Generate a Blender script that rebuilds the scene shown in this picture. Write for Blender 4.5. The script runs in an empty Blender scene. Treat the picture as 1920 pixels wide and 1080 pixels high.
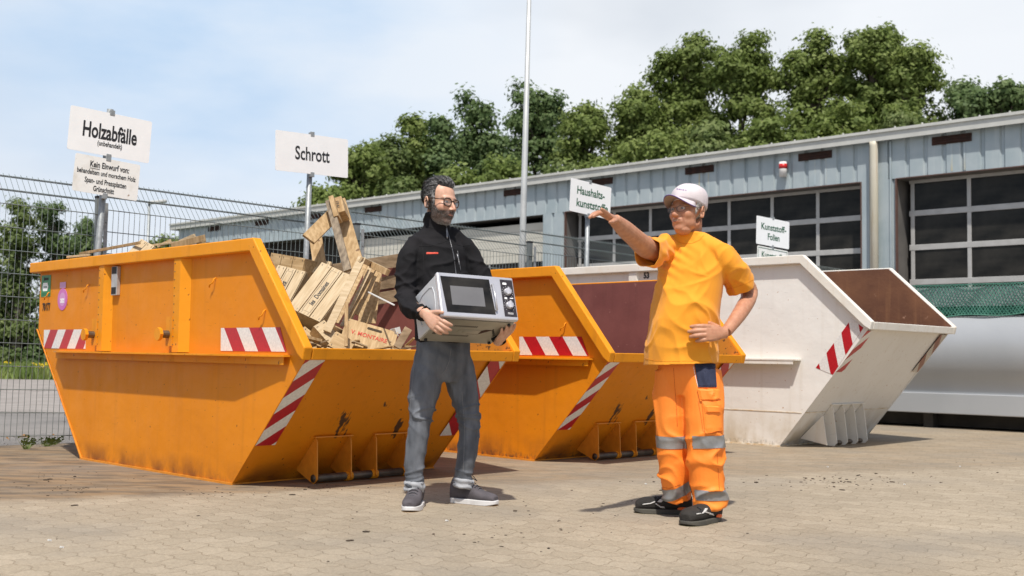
import bpy, math, random
import numpy as np
from mathutils import Vector, Matrix, Euler, noise
from mathutils.bvhtree import BVHTree
rad = math.radians
# ------------------------------------------------------------------ camera
SC = bpy.context.scene
F, PITCH, ROLL, CAMH = 2106.96, 0.0590, 0.0140, 0.85     # focal in px of a 1920 wide picture
cam_data = bpy.data.cameras.new('camera'); cam = bpy.data.objects.new('camera', cam_data)
SC.collection.objects.link(cam); SC.camera = cam
cam_data.sensor_width = 36.0; cam_data.lens = F / 1920 * 36.0
cam_data.clip_start = 0.05; cam_data.clip_end = 1500
_f = Vector((0, math.cos(PITCH), math.sin(PITCH))); _u0 = Vector((0, -math.sin(PITCH), math.cos(PITCH)))
_r = Vector((1, 0, 0)) * math.cos(ROLL) + _u0 * math.sin(ROLL)
_u = _u0 * math.cos(ROLL) - Vector((1, 0, 0)) * math.sin(ROLL)
CO = Vector((0, 0, CAMH))
cam.matrix_world = Matrix(((_r.x, _u.x, -_f.x, 0), (_r.y, _u.y, -_f.y, 0), (_r.z, _u.z, -_f.z, CAMH), (0, 0, 0, 1)))
cam_data.dof.use_dof = True; cam_data.dof.focus_distance = 7.3; cam_data.dof.aperture_fstop = 3.4
SC.render.resolution_x = 1024; SC.render.resolution_y = 576
# ------------------------------------------------------------------ light
LD = Vector((0.01, 0.55, -1.0)).normalized()            # direction the sunlight travels
sun_d = bpy.data.lights.new('sun', 'SUN'); sun_d.energy = 5.0; sun_d.angle = rad(1.1); sun_d.color = (1.0, 0.95, 0.87)
sun = bpy.data.objects.new('sun', sun_d); SC.collection.objects.link(sun)
sun.rotation_mode = 'QUATERNION'; sun.rotation_quaternion = (-LD).to_track_quat('Z', 'Y')
world = bpy.data.worlds.new('World'); SC.world = world; world.use_nodes = True
nt = world.node_tree; nt.nodes.clear()
def N(t, kind, **k):
    n = t.nodes.new(kind)
    for a, v in k.items(): setattr(n, a, v)
    return n
out = N(nt, 'ShaderNodeOutputWorld'); bg = N(nt, 'ShaderNodeBackground'); bg.inputs['Strength'].default_value = 0.13
sky = N(nt, 'ShaderNodeTexSky', sky_type='NISHITA', sun_disc=False)
sky.sun_elevation = math.asin(-LD.z); sky.sun_rotation = math.atan2(-LD.x, -LD.y) ; sky.air_density = 1.0; sky.dust_density = 2.0
tc = N(nt, 'ShaderNodeTexCoord'); mp = N(nt, 'ShaderNodeMapping'); mp.inputs['Scale'].default_value = (1.2, 1.2, 3.2)
nz = N(nt, 'ShaderNodeTexNoise'); nz.inputs['Scale'].default_value = 2.1; nz.inputs['Detail'].default_value = 8; nz.inputs['Roughness'].default_value = .52
rmp = N(nt, 'ShaderNodeMapRange'); rmp.inputs['From Min'].default_value = .35; rmp.inputs['From Max'].default_value = .6
# a clearing in the cloud high on the left, the air whitening towards the horizon
cdir = (Vector((-0.27, 1, 0.335))).normalized()
dot = N(nt, 'ShaderNodeVectorMath', operation='DOT_PRODUCT'); dot.inputs[1].default_value = cdir
dm = N(nt, 'ShaderNodeMapRange'); dm.inputs['From Min'].default_value = .955; dm.inputs['From Max'].default_value = 1.0; dm.inputs['To Min'].default_value = 0; dm.inputs['To Max'].default_value = .95
sb = N(nt, 'ShaderNodeMath', operation='SUBTRACT', use_clamp=True)
ad = N(nt, 'ShaderNodeMath', operation='MULTIPLY_ADD', use_clamp=True); ad.inputs[1].default_value = .12; ad.inputs[2].default_value = .93
# cloud brightness varies softly
nz2 = N(nt, 'ShaderNodeTexNoise'); nz2.inputs['Scale'].default_value = 1.3; nz2.inputs['Detail'].default_value = 5
cr = N(nt, 'ShaderNodeMix', data_type='RGBA'); cr.inputs['A'].default_value = (5.3, 5.75, 6.4, 1); cr.inputs['B'].default_value = (7.5, 7.8, 8.2, 1)
mr2 = N(nt, 'ShaderNodeMapRange'); mr2.inputs['From Min'].default_value = .40; mr2.inputs['From Max'].default_value = .60
mx = N(nt, 'ShaderNodeMix', data_type='RGBA')
L = nt.links.new
# unseen cloud high above is thinned out to lower the sky fill
spz = N(nt, 'ShaderNodeSeparateXYZ'); mz = N(nt, 'ShaderNodeMapRange', interpolation_type='SMOOTHSTEP'); mz.inputs['From Min'].default_value = .34; mz.inputs['From Max'].default_value = .62; mz.inputs['To Min'].default_value = 1; mz.inputs['To Max'].default_value = .12
mzz = N(nt, 'ShaderNodeMath', operation='MULTIPLY')
L(tc.outputs['Generated'], mp.inputs['Vector']); L(mp.outputs[0], nz.inputs['Vector']); L(mp.outputs[0], nz2.inputs['Vector'])
nrm = N(nt, 'ShaderNodeVectorMath', operation='NORMALIZE'); L(tc.outputs['Generated'], nrm.inputs[0]); L(nrm.outputs[0], dot.inputs[0])
L(dot.outputs['Value'], dm.inputs['Value']); L(nz.outputs['Fac'], rmp.inputs['Value'])
L(rmp.outputs[0], ad.inputs[0]); L(ad.outputs[0], sb.inputs[0]); sb.inputs[1].default_value = 0
L(nz2.outputs['Fac'], mr2.inputs['Value']); L(mr2.outputs[0], cr.inputs['Factor'])
thin = N(nt, 'ShaderNodeMix', data_type='RGBA'); thin.inputs['B'].default_value = (4.4, 5.9, 7.8, 1)       # thin veil over blue in the gap
tf_ = N(nt, 'ShaderNodeMath', operation='MULTIPLY', use_clamp=True); tn = N(nt, 'ShaderNodeMapRange'); tn.inputs['From Min'].default_value = .62; tn.inputs['From Max'].default_value = .40; tn.inputs['To Min'].default_value = .35; tn.inputs['To Max'].default_value = 1.15
L(nz.outputs['Fac'], tn.inputs['Value']); L(tn.outputs[0], tf_.inputs[0]); L(dm.outputs[0], tf_.inputs[1]); L(tf_.outputs[0], thin.inputs['Factor']); L(cr.outputs['Result'], thin.inputs['A'])
skm = N(nt, 'ShaderNodeVectorMath', operation='MULTIPLY'); skm.inputs[1].default_value = (1.0, 1.0, 1.0); L(sky.outputs[0], skm.inputs[0])
L(nrm.outputs[0], spz.inputs[0]); L(spz.outputs[2], mz.inputs['Value']); L(sb.outputs[0], mzz.inputs[0]); my = N(nt, 'ShaderNodeMapRange', interpolation_type='SMOOTHSTEP'); my.inputs['From Min'].default_value = -.35; my.inputs['From Max'].default_value = .45; my.inputs['To Min'].default_value = .26   # cloud thinned in the unseen sky behind the camera, to cut fill
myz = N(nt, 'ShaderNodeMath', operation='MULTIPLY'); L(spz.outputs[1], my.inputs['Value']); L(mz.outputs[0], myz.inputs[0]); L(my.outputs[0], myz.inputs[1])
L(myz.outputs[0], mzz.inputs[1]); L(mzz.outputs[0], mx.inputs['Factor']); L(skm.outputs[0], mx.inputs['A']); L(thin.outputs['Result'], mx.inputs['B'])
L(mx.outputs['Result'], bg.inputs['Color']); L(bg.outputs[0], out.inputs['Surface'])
vs = SC.view_settings; vs.view_transform = 'Standard'; vs.look = 'None'; vs.exposure = -0.12; vs.gamma = 1.0
# ------------------------------------------------------------------ helpers
def ray(px, py): return _f + _r * ((px - 960) / F) - _u * ((py - 540) / F)
def W(px, py, Y):                                          # the world point at distance Y seen in that place
    d = ray(px, py); return CO + d * (Y / d.y)
def on_plane(px, py, p0, n):
    d = ray(px, py); return CO + d * ((p0 - CO).dot(n) / d.dot(n))

class MB:
    def __init__(s): s.v = []; s.f = []; s.m = []; s.uv = {}
    def add(s, vs_, fs, mi=0):
        b = len(s.v); s.v.extend([tuple(v) for v in vs_])
        for f in fs: s.f.append(tuple(b + i for i in f)); s.m.append(mi)
    def box(s, c, size, rot=None, mi=0, M=None):
        hx, hy, hz = size[0] / 2, size[1] / 2, size[2] / 2
        vs_ = [Vector((x * hx, y * hy, z * hz)) for z in (-1, 1) for y in (-1, 1) for x in (-1, 1)]
        if rot is not None: R = Euler(rot).to_matrix(); vs_ = [R @ v for v in vs_]
        c = Vector(c); vs_ = [v + c for v in vs_]
        if M is not None: vs_ = [M @ v for v in vs_]
        s.add(vs_, [(0, 2, 3, 1), (4, 5, 7, 6), (0, 1, 5, 4), (2, 6, 7, 3), (0, 4, 6, 2), (1, 3, 7, 5)], mi)
    def bx(s, x0, x1, y0, y1, z0, z1, mi=0): s.box(((x0 + x1) / 2, (y0 + y1) / 2, (z0 + z1) / 2), (x1 - x0, y1 - y0, z1 - z0), mi=mi)
    def prism(s, poly, fn, a, b, mi=0):                    # fn(p, t) -> 3D; extrude from a to b
        n = len(poly)
        area = sum(poly[i][0] * poly[(i + 1) % n][1] - poly[(i + 1) % n][0] * poly[i][1] for i in range(n))
        vs_ = [fn(p, a) for p in poly] + [fn(p, b) for p in poly]
        fs = [tuple(range(n)), tuple(range(2 * n - 1, n - 1, -1))] + [(i + n, (i + 1) % n + n, (i + 1) % n, i) for i in range(n)]
        s.add(vs_, fs, mi)
    def tube(s, pts, r, seg=8, cap=True, mi=0, closed=False):
        pts = [Vector(p) for p in pts]; n = len(pts)
        if not isinstance(r, (list, tuple)): r = [r] * n
        vs_ = []; prev = None
        for i, p in enumerate(pts):
            if closed: t = (pts[(i + 1) % n] - pts[i - 1])
            else: t = (pts[min(i + 1, n - 1)] - pts[max(i - 1, 0)])
            t = t.normalized() if t.length > 1e-9 else Vector((0, 0, 1))
            if prev is None: a = t.orthogonal().normalized()
            else: a = (prev - t * prev.dot(t)); a = a.normalized() if a.length > 1e-6 else t.orthogonal().normalized()
            prev = a; b = t.cross(a)
            for k in range(seg):
                an = 2 * math.pi * k / seg; vs_.append(p + (a * math.cos(an) + b * math.sin(an)) * r[i])
        fs = []
        for i in range(n if closed else n - 1):
            j = (i + 1) % n
            for k in range(seg): fs.append((i * seg + k, i * seg + (k + 1) % seg, j * seg + (k + 1) % seg, j * seg + k))
        if cap and not closed: fs += [tuple(range(seg - 1, -1, -1)), tuple((n - 1) * seg + k for k in range(seg))]
        s.add(vs_, fs, mi)
    def loft(s, rings, seg=24, sub=4, mi=0, power=1.0):
        # rings: (center, hw, hd, xdir, ydir) ; Catmull-Rom between rings, closed with caps
        def cr_(a, b, c, d, t): return 0.5 * ((2 * b) + (c - a) * t + (2 * a - 5 * b + 4 * c - d) * t * t + (-a + 3 * b - 3 * c + d) * t ** 3)
        arr = [np.array(list(r[0]) + [r[1], r[2]] + list(r[3]) + list(r[4])) for r in rings]; n = len(arr); ev = []
        for i in range(n - 1):
            a, b, c, d = arr[max(i - 1, 0)], arr[i], arr[i + 1], arr[min(i + 2, n - 1)]
            for k in range(sub): ev.append(cr_(a, b, c, d, k / sub))
        ev.append(arr[-1]); vs_ = []
        for e in ev:
            c = Vector(e[:3]); hw, hd = e[3], e[4]; x = Vector(e[5:8]).normalized(); y = Vector(e[8:11]); y = (y - x * y.dot(x)).normalized()
            for k in range(seg):
                an = 2 * math.pi * k / seg; ca, sa = math.cos(an), math.sin(an)
                ca = math.copysign(abs(ca) ** power, ca); sa = math.copysign(abs(sa) ** power, sa)
                vs_.append(c + x * (hw * ca) + y * (hd * sa))
        m = len(ev); fs = []
        for i in range(m - 1):
            for k in range(seg): fs.append((i * seg + k, i * seg + (k + 1) % seg, (i + 1) * seg + (k + 1) % seg, (i + 1) * seg + k))
        fs += [tuple(range(seg - 1, -1, -1)), tuple((m - 1) * seg + k for k in range(seg))]
        s.add(vs_, fs, mi)
    def limb(s, pts, radii, seg=16, sub=4):                # round tapering limb, points (x,y,z)
        pts = [Vector(p) for p in pts]; rings = []; prev = None
        for i, p in enumerate(pts):
            t = (pts[min(i + 1, len(pts) - 1)] - pts[max(i - 1, 0)]).normalized()
            a = t.orthogonal().normalized() if prev is None else (prev - t * prev.dot(t)).normalized()
            prev = a; r = radii[i]; r = r if isinstance(r, (tuple, list)) else (r, r)
            rings.append((p, r[0], r[1], a, t.cross(a)))
        s.loft(rings, seg, sub)
    def ball(s, c, r, seg=16, M=None):
        r = r if isinstance(r, (tuple, list)) else (r, r, r); vs_ = []; h = seg // 2; c = Vector(c)
        vs_.append(Vector((0, 0, 1)))
        for i in range(1, h):
            for k in range(seg):
                t = math.pi * i / h; a = 2 * math.pi * k / seg; vs_.append(Vector((math.sin(t) * math.cos(a), math.sin(t) * math.sin(a), math.cos(t))))
        vs_.append(Vector((0, 0, -1)))
        vs_ = [Vector((v.x * r[0], v.y * r[1], v.z * r[2])) for v in vs_]
        if M is not None: vs_ = [M @ v for v in vs_]
        vs_ = [v + c for v in vs_]; fs = [(0, 1 + k, 1 + (k + 1) % seg) for k in range(seg)]
        for i in range(h - 2):
            for k in range(seg): fs.append((1 + i * seg + k, 1 + (i + 1) * seg + k, 1 + (i + 1) * seg + (k + 1) % seg, 1 + i * seg + (k + 1) % seg))
        l = len(vs_) - 1; b = 1 + (h - 2) * seg
        fs += [(l, b + (k + 1) % seg, b + k) for k in range(seg)]
        s.add(vs_, fs)
    def quad_uv(s, pts, uvs, mi=0):
        s.uv[len(s.f)] = uvs; s.add(pts, [tuple(range(len(pts)))], mi)
    def mesh(s, name, mats, smooth=False, inv=None):
        me = bpy.data.meshes.new(name)
        vs_ = s.v if inv is None else [tuple(inv @ Vector(v)) for v in s.v]
        me.from_pydata(vs_, [], s.f)
        for m in (mats if isinstance(mats, (list, tuple)) else [mats]): me.materials.append(m)
        if any(s.m): me.polygons.foreach_set('material_index', s.m)
        if s.uv:
            ul = me.uv_layers.new(name='UVMap')
            for fi, uvs in s.uv.items():
                for li, uv in zip(me.polygons[fi].loop_indices, uvs): ul.data[li].uv = uv
        if smooth: me.polygons.foreach_set('use_smooth', [True] * len(me.polygons))
        me.update(); me.validate(); fix_normals(me)
        return me
import bmesh
def fix_normals(me):
    bm = bmesh.new(); bm.from_mesh(me); bmesh.ops.recalc_face_normals(bm, faces=bm.faces); bm.to_mesh(me); bm.free()
COL = SC.collection
def link(name, data, parent=None, M=None):
    o = bpy.data.objects.new(name, data); COL.objects.link(o)
    if M is not None: o.matrix_world = M
    if parent is not None: o.parent = parent
    return o
def build(mb, name, mats, parent=None, smooth=False, world=False, bevel=0, label=None):
    # world=True: the vertices are world coordinates, the object is placed in its parent's frame
    inv = None
    if world and parent is not None: inv = pw(parent).inverted()
    o = link(name, mb.mesh(name, mats, smooth, inv), parent)
    if bevel:
        m = o.modifiers.new('bevel', 'BEVEL'); m.width = bevel; m.segments = 2; m.limit_method = 'ANGLE'; m.angle_limit = rad(40)
    if label: o['label'] = label
    return o
def pw(o):
    M = o.matrix_basis.copy(); p = o.parent
    while p is not None: M = p.matrix_basis @ M; p = p.parent
    return M
def tag(o, label, cat, group=None, kind=None):
    if label: o['label'] = label
    if cat: o['category'] = cat
    if group: o['group'] = group
    if kind: o['kind'] = kind
    return o
def thing(name, label, cat, loc=(0, 0, 0), rot=(0, 0, 0), group=None):
    o = bpy.data.objects.new(name, None); COL.objects.link(o); o.empty_display_size = .2
    o.location = loc; o.rotation_euler = rot
    return tag(o, label, cat, group)
def copy_tree(o, parent=None):
    c = o.copy(); COL.objects.link(c); c.parent = parent
    for ch in list(o.children): copy_tree(ch, c)
    return c
def txt(string, size, mat, parent, M, name='lettering', sx=1.0, bold=0.0, ext=0.0008, align='CENTER', spacing=1.0, shear=0, ay='CENTER'):
    cu = bpy.data.curves.new(name, 'FONT'); cu.body = string; cu.size = size; cu.align_x = align; cu.align_y = ay
    cu.extrude = ext; cu.offset = bold; cu.space_character = spacing; cu.shear = shear; cu.resolution_u = 4
    o = bpy.data.objects.new(name, cu); COL.objects.link(o)
    dg = bpy.context.evaluated_depsgraph_get(); me = bpy.data.meshes.new_from_object(o.evaluated_get(dg))
    bpy.data.objects.remove(o); me.transform(M @ Matrix.Diagonal((sx, 1, 1, 1))); me.materials.clear(); me.materials.append(mat)
    return link(name, me, parent)
def txt_fit(string, w, h, mat, parent, M, bold=0.0, ref='H', **k):
    # condensed lettering: scaled so that it is w wide and its capitals h high
    r_ = txt('H', 1.0, mat, parent, Matrix.Identity(4), bold=bold, ext=.0, ay='BOTTOM_BASELINE'); ys = [v.co.y for v in r_.data.vertices]; y0 = min(ys); cap = max(ys) - y0; bpy.data.objects.remove(r_)
    o = txt(string, 1.0, mat, parent, Matrix.Identity(4), bold=bold, ext=.0, ay='BOTTOM_BASELINE', **k); me = o.data
    xs = [v.co.x for v in me.vertices]; sx_ = w / (max(xs) - min(xs)); sy_ = h / cap; cx_ = (max(xs) + min(xs)) / 2
    me.transform(M @ Matrix.Diagonal((sx_, sy_, 1, 1)) @ Matrix.Translation((-cx_, -y0 - cap / 2, 0))); return o
def frame(o, x, y, z=None):                                # matrix from origin and axes
    x = Vector(x).normalized(); y = Vector(y); y = (y - x * y.dot(x)).normalized(); z = x.cross(y)
    return Matrix(((x.x, y.x, z.x, o[0]), (x.y, y.y, z.y, o[1]), (x.z, y.z, z.z, o[2]), (0, 0, 0, 1)))
# ------------------------------------------------------------------ materials
MT = {}
def base(name):
    m = bpy.data.materials.new(name); m.use_nodes = True; t = m.node_tree; b = t.nodes['Principled BSDF']; return m, t, b
def pmat(name, c1, c2=None, scale=6, rough=.6, metal=0, bump=0, bscale=40, detail=6, lo=.35, hi=.65, coord='Object', stretch=(1, 1, 1), spots=None, sscale=30, sth=.68, spec=.5, coat=0, rvar=0, sheen=0, streak=None):
    if name in MT: return MT[name]
    m, t, b = base(name); l = t.links.new
    c2 = c2 or c1; tc = N(t, 'ShaderNodeTexCoord'); mp = N(t, 'ShaderNodeMapping'); mp.inputs['Scale'].default_value = stretch
    l(tc.outputs[coord], mp.inputs['Vector'])
    n1 = N(t, 'ShaderNodeTexNoise'); n1.inputs['Scale'].default_value = scale; n1.inputs['Detail'].default_value = detail; l(mp.outputs[0], n1.inputs['Vector'])
    mr = N(t, 'ShaderNodeMapRange'); mr.inputs['From Min'].default_value = lo; mr.inputs['From Max'].default_value = hi; l(n1.outputs['Fac'], mr.inputs['Value'])
    mx = N(t, 'ShaderNodeMix', data_type='RGBA'); mx.inputs['A'].default_value = (*c1, 1); mx.inputs['B'].default_value = (*c2, 1); l(mr.outputs[0], mx.inputs['Factor'])
    col = mx.outputs['Result']
    if streak:                                             # vertical run marks: (colour, amount)
        mp2 = N(t, 'ShaderNodeMapping'); mp2.inputs['Scale'].default_value = (9, 9, .5); l(tc.outputs[coord], mp2.inputs['Vector'])
        n3 = N(t, 'ShaderNodeTexNoise'); n3.inputs['Scale'].default_value = 2.0; n3.inputs['Detail'].default_value = 5; l(mp2.outputs[0], n3.inputs['Vector'])
        m3 = N(t, 'ShaderNodeMapRange'); m3.inputs['From Min'].default_value = .56; m3.inputs['From Max'].default_value = .78; m3.inputs['To Max'].default_value = streak[1]; l(n3.outputs['Fac'], m3.inputs['Value'])
        x3 = N(t, 'ShaderNodeMix', data_type='RGBA'); x3.inputs['B'].default_value = (*streak[0], 1); l(col, x3.inputs['A']); l(m3.outputs[0], x3.inputs['Factor']); col = x3.outputs['Result']
    if spots:
        n2 = N(t, 'ShaderNodeTexNoise'); n2.inputs['Scale'].default_value = sscale; n2.inputs['Detail'].default_value = 3; l(tc.outputs[coord], n2.inputs['Vector'])
        m2 = N(t, 'ShaderNodeMapRange'); m2.inputs['From Min'].default_value = sth; m2.inputs['From Max'].default_value = sth + .05; l(n2.outputs['Fac'], m2.inputs['Value'])
        x2 = N(t, 'ShaderNodeMix', data_type='RGBA'); x2.inputs['B'].default_value = (*spots, 1); l(col, x2.inputs['A']); l(m2.outputs[0], x2.inputs['Factor']); col = x2.outputs['Result']
    l(col, b.inputs['Base Color']); b.inputs['Roughness'].default_value = rough; b.inputs['Metallic'].default_value = metal
    b.inputs['Specular IOR Level'].default_value = spec; b.inputs['Coat Weight'].default_value = coat; b.inputs['Coat Roughness'].default_value = .25
    if sheen: b.inputs['Sheen Weight'].default_value = sheen
    if rvar:
        r = N(t, 'ShaderNodeMapRange'); r.inputs['To Min'].default_value = rough - rvar; r.inputs['To Max'].default_value = rough + rvar; l(n1.outputs['Fac'], r.inputs['Value']); l(r.outputs[0], b.inputs['Roughness'])
    if bump:
        nb = N(t, 'ShaderNodeTexNoise'); nb.inputs['Scale'].default_value = bscale; nb.inputs['Detail'].default_value = 4; l(mp.outputs[0], nb.inputs['Vector'])
        bp = N(t, 'ShaderNodeBump'); bp.inputs['Strength'].default_value = bump; bp.inputs['Distance'].default_value = .01; l(nb.outputs['Fac'], bp.inputs['Height']); l(bp.outputs[0], b.inputs['Normal'])
    MT[name] = m; return m
def S(r, g, bb): 
    f = lambda c: ((c / 255 + .055) / 1.055) ** 2.4 if c > 10 else c / 255 / 12.92
    return (f(r), f(g), f(bb))
GALV = pmat('galvanised', (.26, .28, .285), (.36, .38, .385), 30, .5, .35, .05)
FENCEW = pmat('fence_wire', (.20, .235, .225), (.27, .30, .29), 12, .42, .5)
BLACK = pmat('black_ink', (.012, .012, .014), rough=.6)
GREENINK = pmat('green_ink', (.008, .095, .042), rough=.6)
REDINK = pmat('red_ink', (.5, .06, .03), rough=.7)
WHITE = pmat('white_plate', (.86, .87, .87), (.89, .90, .90), 8, .45)
def stripe_mat():
    m, t, b = base('warning_stripes'); l = t.links.new
    uv = N(t, 'ShaderNodeUVMap'); sp = N(t, 'ShaderNodeSeparateXYZ'); l(uv.outputs[0], sp.inputs[0])
    a = N(t, 'ShaderNodeMath', operation='ADD'); l(sp.outputs[0], a.inputs[0]); l(sp.outputs[1], a.inputs[1])
    fr = N(t, 'ShaderNodeMath', operation='FRACT'); l(a.outputs[0], fr.inputs[0])
    gt = N(t, 'ShaderNodeMath', operation='GREATER_THAN'); gt.inputs[1].default_value = .5; l(fr.outputs[0], gt.inputs[0])
    nz = N(t, 'ShaderNodeTexNoise'); nz.inputs['Scale'].default_value = 60; tc = N(t, 'ShaderNodeTexCoord'); l(tc.outputs['Object'], nz.inputs['Vector'])
    mr = N(t, 'ShaderNodeMapRange'); mr.inputs['From Min'].default_value = .3; mr.inputs['From Max'].default_value = .7; mr.inputs['To Min'].default_value = .82; l(nz.outputs['Fac'], mr.inputs['Value'])
    mx = N(t, 'ShaderNodeMix', data_type='RGBA'); mx.inputs['A'].default_value = (.80, .78, .75, 1); mx.inputs['B'].default_value = (.47, .012, .022, 1); l(gt.outputs[0], mx.inputs['Factor'])
    mu = N(t, 'ShaderNodeMix', data_type='RGBA', blend_type='MULTIPLY'); mu.inputs['Factor'].default_value = 1; l(mx.outputs['Result'], mu.inputs['A']); l(mr.outputs[0], mu.inputs['B'])
    l(mu.outputs['Result'], b.inputs['Base Color']); b.inputs['Roughness'].default_value = .35; return m
STRIPE = stripe_mat()
# ------------------------------------------------------------------ ground
YAW = -0.755
UD = Vector((math.cos(YAW), math.sin(YAW), 0)); VD = Vector((-math.sin(YAW), math.cos(YAW), 0))
def paving_mat():
    m, t, b = base('concrete_pavers'); l = t.links.new
    tc = N(t, 'ShaderNodeTexCoord'); mp = N(t, 'ShaderNodeMapping'); mp.inputs['Scale'].default_value = (1.28, 1.28, 1); mp.inputs['Rotation'].default_value = (0, 0, -YAW); l(tc.outputs['Object'], mp.inputs['Vector'])
    sp = N(t, 'ShaderNodeSeparateXYZ'); l(mp.outputs[0], sp.inputs[0])
    def mth(op, a, bb=None, c=None):
        n = N(t, 'ShaderNodeMath', operation=op)
        for i, v in enumerate((a, bb, c)):
            if v is None: continue
            if isinstance(v, (int, float)): n.inputs[i].default_value = v
            else: l(v, n.inputs[i])
        return n.outputs[0]
    # zig-zag edges of the interlocking blocks
    zx = mth('PINGPONG', sp.outputs[0], .1); zx = mth('SUBTRACT', mth('SMOOTH_MIN', mth('SMOOTH_MAX', zx, .030, .012), .070, .012), .05)
    zy = mth('PINGPONG', sp.outputs[1], .165); zy = mth('SUBTRACT', mth('SMOOTH_MIN', mth('SMOOTH_MAX', zy, .055, .015), .110, .015), .0825)
    x2 = mth('MULTIPLY_ADD', zy, .55, sp.outputs[0]); y2 = mth('MULTIPLY_ADD', zx, .75, sp.outputs[1])
    cb = N(t, 'ShaderNodeCombineXYZ'); l(x2, cb.inputs[0]); l(y2, cb.inputs[1])
    br = N(t, 'ShaderNodeTexBrick', offset=.5); br.inputs['Scale'].default_value = 1; br.inputs['Brick Width'].default_value = .2; br.inputs['Row Height'].default_value = .165
    br.inputs['Mortar Size'].default_value = .0034; br.inputs['Mortar Smooth'].default_value = .45; br.inputs['Bias'].default_value = 0
    br.inputs['Color1'].default_value = (.335, .278, .202, 1); br.inputs['Color2'].default_value = (.385, .322, .238, 1); br.inputs['Mortar'].default_value = (.23, .18, .12, 1)
    l(cb.outputs[0], br.inputs['Vector'])
    n1 = N(t, 'ShaderNodeTexNoise'); n1.inputs['Scale'].default_value = .55; n1.inputs['Detail'].default_value = 7; l(tc.outputs['Object'], n1.inputs['Vector'])
    n2 = N(t, 'ShaderNodeTexNoise'); n2.inputs['Scale'].default_value = 110; n2.inputs['Detail'].default_value = 3; l(tc.outputs['Object'], n2.inputs['Vector'])
    r1 = N(t, 'ShaderNodeMapRange'); r1.inputs['From Min'].default_value = .3; r1.inputs['From Max'].default_value = .7; r1.inputs['To Min'].default_value = .84; r1.inputs['To Max'].default_value = 1.1; l(n1.outputs['Fac'], r1.inputs['Value'])
    r2 = N(t, 'ShaderNodeMapRange'); r2.inputs['From Min'].default_value = .3; r2.inputs['From Max'].default_value = .7; r2.inputs['To Min'].default_value = .80; r2.inputs['To Max'].default_value = 1.14; l(n2.outputs['Fac'], r2.inputs['Value'])
    mm = mth('MULTIPLY', r1.outputs[0], r2.outputs[0])
    mu = N(t, 'ShaderNodeMix', data_type='RGBA', blend_type='MULTIPLY'); mu.inputs['Factor'].default_value = 1; l(br.outputs['Color'], mu.inputs['A']); l(mm, mu.inputs['B'])
    # rusty, dirty ground around the skips (a stain that keeps its place)
    mp3 = N(t, 'ShaderNodeMapping'); mp3.inputs['Scale'].default_value = (.9, 2.4, 1); mp3.inputs['Rotation'].default_value = (0, 0, .12); l(tc.outputs['Object'], mp3.inputs['Vector'])
    n3 = N(t, 'ShaderNodeTexNoise'); n3.inputs['Scale'].default_value = 2.2; n3.inputs['Detail'].default_value = 9; n3.inputs['Roughness'].default_value = .62; l(mp3.outputs[0], n3.inputs['Vector'])
    geo = sp  # line across the yard: dirt begins behind it
    so = N(t, 'ShaderNodeSeparateXYZ'); l(tc.outputs['Object'], so.inputs[0])
    line = mth('MULTIPLY_ADD', so.outputs[0], -.42, so.outputs[1])            # Y - .42 X
    d = mth('SUBTRACT', line, 7.35); d = mth('MULTIPLY', d, 1.6)
    d = mth('ADD', d, mth('MULTIPLY', mth('SUBTRACT', n3.outputs['Fac'], .5), 1.4))
    dc = N(t, 'ShaderNodeMapRange', interpolation_type='SMOOTHSTEP'); dc.inputs['From Min'].default_value = -.15; dc.inputs['From Max'].default_value = .35; l(d, dc.inputs['Value'])
    dn = N(t, 'ShaderNodeMapRange'); dn.inputs['From Min'].default_value = .32; dn.inputs['From Max'].default_value = .62; dn.inputs['To Min'].default_value = 1; dn.inputs['To Max'].default_value = .55; l(n3.outputs['Fac'], dn.inputs['Value'])
    # strong on the left of the yard, faint on the right
    fx = N(t, 'ShaderNodeMapRange'); fx.inputs['From Min'].default_value = -2.0; fx.inputs['From Max'].default_value = 1.2; fx.inputs['To Min'].default_value = 1.25; fx.inputs['To Max'].default_value = .42; l(so.outputs[0], fx.inputs['Value'])
    fac = mth('MULTIPLY', mth('MULTIPLY', dc.outputs[0], dn.outputs[0]), fx.outputs[0])
    dirt = N(t, 'ShaderNodeMix', data_type='RGBA'); dirt.inputs['A'].default_value = (.25, .172, .098, 1); dirt.inputs['B'].default_value = (.13, .10, .07, 1)
    n4 = N(t, 'ShaderNodeTexNoise'); n4.inputs['Scale'].default_value = 3.4; n4.inputs['Detail'].default_value = 8; l(mp3.outputs[0], n4.inputs['Vector'])
    r4 = N(t, 'ShaderNodeMapRange'); r4.inputs['From Min'].default_value = .4; r4.inputs['From Max'].default_value = .6; l(n4.outputs['Fac'], r4.inputs['Value']); l(r4.outputs[0], dirt.inputs['Factor'])
    md = N(t, 'ShaderNodeMix', data_type='RGBA'); l(fac, md.inputs['Factor']); l(mu.outputs['Result'], md.inputs['A']); l(dirt.outputs['Result'], md.inputs['B'])
    # grey patches on the right
    n5 = N(t, 'ShaderNodeTexNoise'); n5.inputs['Scale'].default_value = .8; n5.inputs['Detail'].default_value = 6; mp5 = N(t, 'ShaderNodeMapping'); mp5.inputs['Location'].default_value = (3.3, 1.7, 0); l(tc.outputs['Object'], mp5.inputs['Vector']); l(mp5.outputs[0], n5.inputs['Vector'])
    r5 = N(t, 'ShaderNodeMapRange'); r5.inputs['From Min'].default_value = .5; r5.inputs['From Max'].default_value = .68; r5.inputs['To Max'].default_value = .45; l(n5.outputs['Fac'], r5.inputs['Value'])
    mg = N(t, 'ShaderNodeMix', data_type='RGBA'); mg.inputs['B'].default_value = (.22, .20, .17, 1); l(r5.outputs[0], mg.inputs['Factor']); l(md.outputs['Result'], mg.inputs['A'])
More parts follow.
